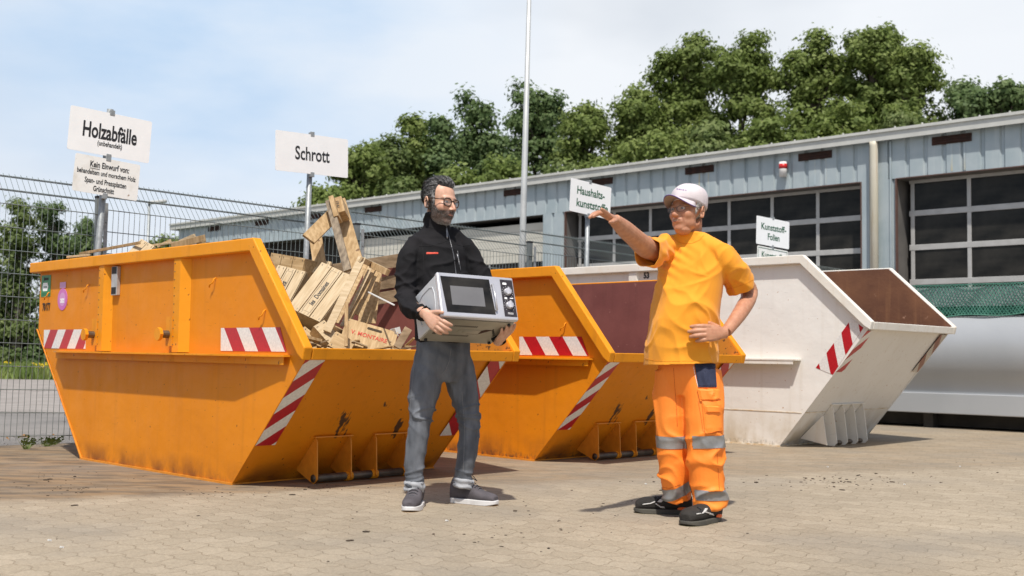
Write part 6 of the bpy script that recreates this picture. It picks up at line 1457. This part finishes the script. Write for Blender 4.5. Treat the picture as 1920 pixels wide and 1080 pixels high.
s_.limb([W(1312, 456, 5.93), W(1338, 466, 5.89), W(1359, 486, 5.88), W(1377, 511, 5.93), W(1390, 539, 5.99), W(1397, 552, 6.02)], [.056, .060, .069, .074, .078, .078], 22)
ms = fuse(s_, 't_shirt', .0062, 5)
hipp = W(1330, 628, 5.75); armp = W(1345, 520, 5.85)
def sf(v, n):
    d = .003 * nz1(v, (8, 8, 8), 2)
    front = n.dot(wf)
    # soft vertical falls below the chest
    lo_ = sstep(1.25, .95, v.z); side = (v - W(1285, 600, 5.95)).dot(wl)
    d += .012 * rn(v, (3.2, 3.2, 2.6), 21) + .007 * rn(v, (7, 7, 5), 4) + lo_ * .008 * crease(side * 17 + v.z * 5 + 2.0 * nz1(v, (4, 4, 2.2), 6)) * (.45 + .55 * sstep(.9, .3, front)) + .006 * crease(side * 11 - v.z * 9 + 2.2 * nz1(v, (5, 5, 4), 3)) * sstep(1.5, 1.3, v.z)
    # pull folds from the hip hand and the armpit
    for c, amp, k in ((hipp, .010, 62), (armp, .007, 70)):
        r = (v - c); dd = r.length; ang = math.atan2(r.z, r.dot(wl)); d += amp * 1.5 * math.exp(-(dd / .20) ** 2) * crease(ang * 4 + dd * 8) * sstep(.05, .14, dd)
    rr = (v - SR).length; d += .006 * math.exp(-(rr / .13) ** 2) * math.sin((v.x * .8 + v.z) * 110)
    rr = (v - W(1385, 520, 5.95)).length; d += .004 * math.exp(-(rr / .10) ** 2) * math.sin((v.x - v.z * .4) * 90 + 2)
    return d
disp(ms, sf)
# cut the closed caps: hem slightly flared edge stays closed below (hidden), fine
TSE = pmat('orange_seam', (.66, .23, .008), rough=.85)
bs_ = bvh_of(ms); cut(ms, [(W(1277, 682, 5.96), Vector((.05, 0, -1)).normalized(), .4), (W(1390, 539, 6.0), (W(1390, 539, 5.96) - W(1378, 512, 5.93)).normalized(), .14), (W(1213, 472, 5.79), (W(1206, 471, 5.76) - W(1222, 473, 5.83)).normalized(), .12), (W(1292, 444, 5.975), Vector((.0, .30, 1)).normalized(), .13)]); thick(finish(ms.copy(), 't_shirt', TS, wk))
skin_path(bs_, [(1263, 446), (1270, 453), (1282, 457), (1298, 456), (1312, 450), (1320, 441)], .0014, wk, 'neckband_seam', TSE, off=.0003, sub=6)
skin_path(bs_, [(1206, 672), (1225, 676), (1250, 678), (1280, 677), (1310, 677), (1335, 680), (1346, 683)], .0011, wk, 'hem_stitch', TSE, off=.0002, sub=6)
skin_path(bs_, [(1362, 542), (1375, 540), (1390, 535), (1404, 529), (1412, 524)], .0011, wk, 'hem_stitch', TSE, off=.0002, sub=5)
# ---- trousers
HV = pmat('fluorescent_orange', (.95, .235, .018), (1.0, .28, .03), 4, .62, 0, .10, 120)
q = MB(); q.loft([wr(1287, 665, 5.96, .150, .130), wr(1287, 690, 5.955, .156, .132), wr(1288, 712, 5.95, .150, .120), wr(1289, 742, 5.95, .11, .095)], 28, 3)
HR = [W(1262, 695, 5.985), W(1260, 745, 5.985), W(1261, 800, 5.985), W(1262, 850, 5.99), W(1266, 895, 6.0), W(1271, 938, 6.02)]
HL = [W(1314, 695, 5.91), W(1318, 745, 5.885), W(1320, 800, 5.87), W(1322, 850, 5.865), W(1326, 905, 5.865), W(1331, 950, 5.87)]
q.limb(HR, [.098, .096, .089, .087, .083, .072], 24); q.limb(HL, [.102, .103, .099, .096, .092, .082], 24)
mt = fuse(q, 'trousers', .0062, 4)
def tf(v, n):
    d = .003 * nz1(v, (9, 9, 6), 7); z = v.z; ph = 3 * nz1(v, (6, 6, 4), 3)
    d += sstep(.62, .30, z) * (.016 * rn(v, (4.5, 4.5, 7), 2) + .006 * crease(z * 17 + v.x * 20 + ph * 1.8)) + .012 * rn(v, (5, 5, 2.6), 8) * sstep(.35, .6, z) * sstep(.95, .7, z)
    d += sstep(.16, .06, z) * .008 * crease(z * 45 + v.x * 12 + ph); return d
disp(mt, tf); bt = bvh_of(mt); cut(mt, [(HR[5] + Vector((0, 0, -.02)), Vector((-.25, 0, -1)).normalized(), .14), (HL[5] + Vector((0, 0, -.03)), Vector((.18, 0, -1)).normalized(), .14)]); thick(finish(mt.copy(), 'trousers', HV, wk))
REFL = pmat('reflective_tape', (.22, .215, .21), (.34, .335, .33), 9, .40, .35, .25, 30)
NAVY = pmat('navy_cloth', (.018, .024, .055), (.028, .034, .07), 20, .85, 0, .2, 200)
def band(axis_pts, t0, t1, tilt, name='reflective_band'):
    # the trouser leg between two slanted planes, lifted a little
    A, B = axis_pts; ax = (B - A).normalized(); nn = (ax + tilt).normalized(); bm = bmesh.new(); bm.from_mesh(mt)
    for co_, no_ in ((A + nn * t1, nn), (A + nn * t0, -nn)): bmesh.ops.bisect_plane(bm, geom=bm.verts[:] + bm.edges[:] + bm.faces[:], plane_co=co_, plane_no=no_, clear_outer=True)
    bad = [f for f in bm.faces if (f.calc_center_median() - A - ax * (f.calc_center_median() - A).dot(ax)).length > .14 or (f.calc_center_median().x < mid_x(f.calc_center_median().z)) != (A.x < mid_x(A.z))]
    bmesh.ops.delete(bm, geom=bad, context='FACES'); bm.normal_update()
    for v in bm.verts: v.co += v.normal * .003
    me_ = bpy.data.meshes.new(name); bm.to_mesh(me_); bm.free(); me_.polygons.foreach_set('use_smooth', [True] * len(me_.polygons)); return finish(me_, name, REFL, wk)
def mid_x(z):                                               # the line between the two trouser legs
    m = (HR[2] + HL[2]) / 2; m2 = (HR[4] + HL[4]) / 2; t = (m.z - z) / (m.z - m2.z); return m.x + (m2.x - m.x) * t
band((HR[2], HR[3]), .045, .108, Vector((0, 0, 0))); band((HL[2], HL[3]), .045, .108, Vector((.0, 0, 0)))
band((HR[4], HR[5]), .030, .088, Vector((.30, 0, 0))); band((HL[4], HL[5]), .028, .080, Vector((-.12, 0, 0)))
patch(bt, [(1301, 679), (1340, 682), (1343, 726), (1310, 726)], wk, 'hip_panel', NAVY, off=.007, n=12)
skin_path(bt, [(1300, 686), (1304, 706), (1309, 726)], .0013, wk, 'piping', WHITE, off=.001)
skin_path(bt, [(1311, 705), (1340, 704)], .0011, wk, 'pocket_seam', BLACK, off=.003)
patch(bt, [(1316, 752), (1350, 752), (1353, 808), (1322, 812)], wk, 'cargo_pocket', HV, off=.012, n=8)
patch(bt, [(1308, 730), (1348, 730), (1349, 750), (1313, 752)], wk, 'pocket_flap', HV, off=.014, n=8)
patch(bt, [(1319, 761), (1348, 760), (1348, 773), (1322, 775)], wk, 'pocket_flap', HV, off=.022, n=6)
DSE = pmat('dark_orange_seam', (.55, .11, .01), rough=.8)
for pts in ([(1263, 690), (1265, 720), (1268, 760), (1270, 800)], [(1309, 752), (1314, 780), (1318, 808), (1335, 813), (1352, 808)], [(1344, 810), (1345, 860), (1349, 920)], [(1237, 912), (1255, 916), (1276, 908)]):
    skin_path(bt, pts, .0013, wk, 'trouser_seam', DSE, off=.0003, sub=6)
# ---- safety shoes
BLK = pmat('black_suede', (.014, .012, .010), (.030, .026, .022), 10, .85, 0, .3, 80); SOLED = pmat('dark_rubber', (.05, .048, .042), (.08, .075, .06), 12, .7); SOLEY = pmat('olive_sole', (.16, .14, .06), rough=.8); ORP = pmat('orange_insert', (.75, .14, .02), rough=.5)
def insert(U_, P, Wd):
    g = MB(); c = P(.17, Wd * .40, .034); d_ = (P(1, 0, 0) - P(0, 0, 0)).normalized(); s_ = (P(0, 1, 0) - P(0, 0, 0)).normalized(); M_ = frame(c, d_, s_)
    g.ball((0, 0, 0), (.030, .006, .011), 12); g.v = [M_ @ Vector(v) for v in g.v]; build(g, 'shoe_insert', ORP, U_, smooth=True, world=True)
toe = G(1191, 962); heel = G(1296, 965); heel = toe + (heel - toe).normalized() * .305
U_, P, bsh = shoe(wk, heel, toe, W(1272, 925, 6.03), .108, .058, .085, BLK, SOLED, SOLEY, sole_h=.030, name='safety_shoe')
insert(U_, P, .108)
LG = pmat('light_grey_trim', (.55, .54, .52), rough=.6)
def trims(bsh, paths, orp, laces_):
    for p in paths: skin_path(bsh, p, .0034, U_, 'shoe_trim', LG, off=.001)
    patch(bsh, orp, U_, 'shoe_insert', ORP, off=.003, n=4) 
    skin_path(bsh, laces_, .005, U_, 'laces', BLACK, off=.003)
trims(bsh, [[(1205, 946), (1220, 944), (1230, 940)], [(1229, 944), (1238, 950), (1246, 951)]], [(1272, 962), (1288, 960), (1287, 964), (1272, 965.5)], [(1229, 930), (1233, 936), (1229, 941)])
for q_ in ([(1238, 936), (1244, 938), (1240, 942), (1232, 941)], [(1237, 949), (1246, 951), (1247, 953), (1238, 952)]): patch(bsh, q_, U_, 'shoe_trim', LG, off=.002, n=3)
toe = G(1284, 988); heel = G(1357, 974); heel = toe + (heel - toe).normalized() * .305
U_, P, bsh = shoe(wk, heel, toe, W(1334, 940, 5.86), .112, .060, .088, BLK, SOLED, SOLEY, sole_h=.030, name='safety_shoe')
insert(U_, P, .112)
trims(bsh, [[(1306, 964), (1318, 962), (1325, 956)], [(1322, 960), (1332, 963), (1338, 966)]], [(1350, 973), (1357, 969), (1357, 974), (1350, 977)], [(1308, 952), (1315, 956), (1313, 962)])
for q_ in ([(1322, 953), (1327, 953), (1323, 961), (1316, 963)], [(1331, 962), (1338, 963.5), (1337, 966), (1330, 965)]): patch(bsh, q_, U_, 'shoe_trim', LG, off=.002, n=3)
# ------------------------------------------------------------------ render
SC.render.engine = 'CYCLES'
SC.cycles.use_denoising = True
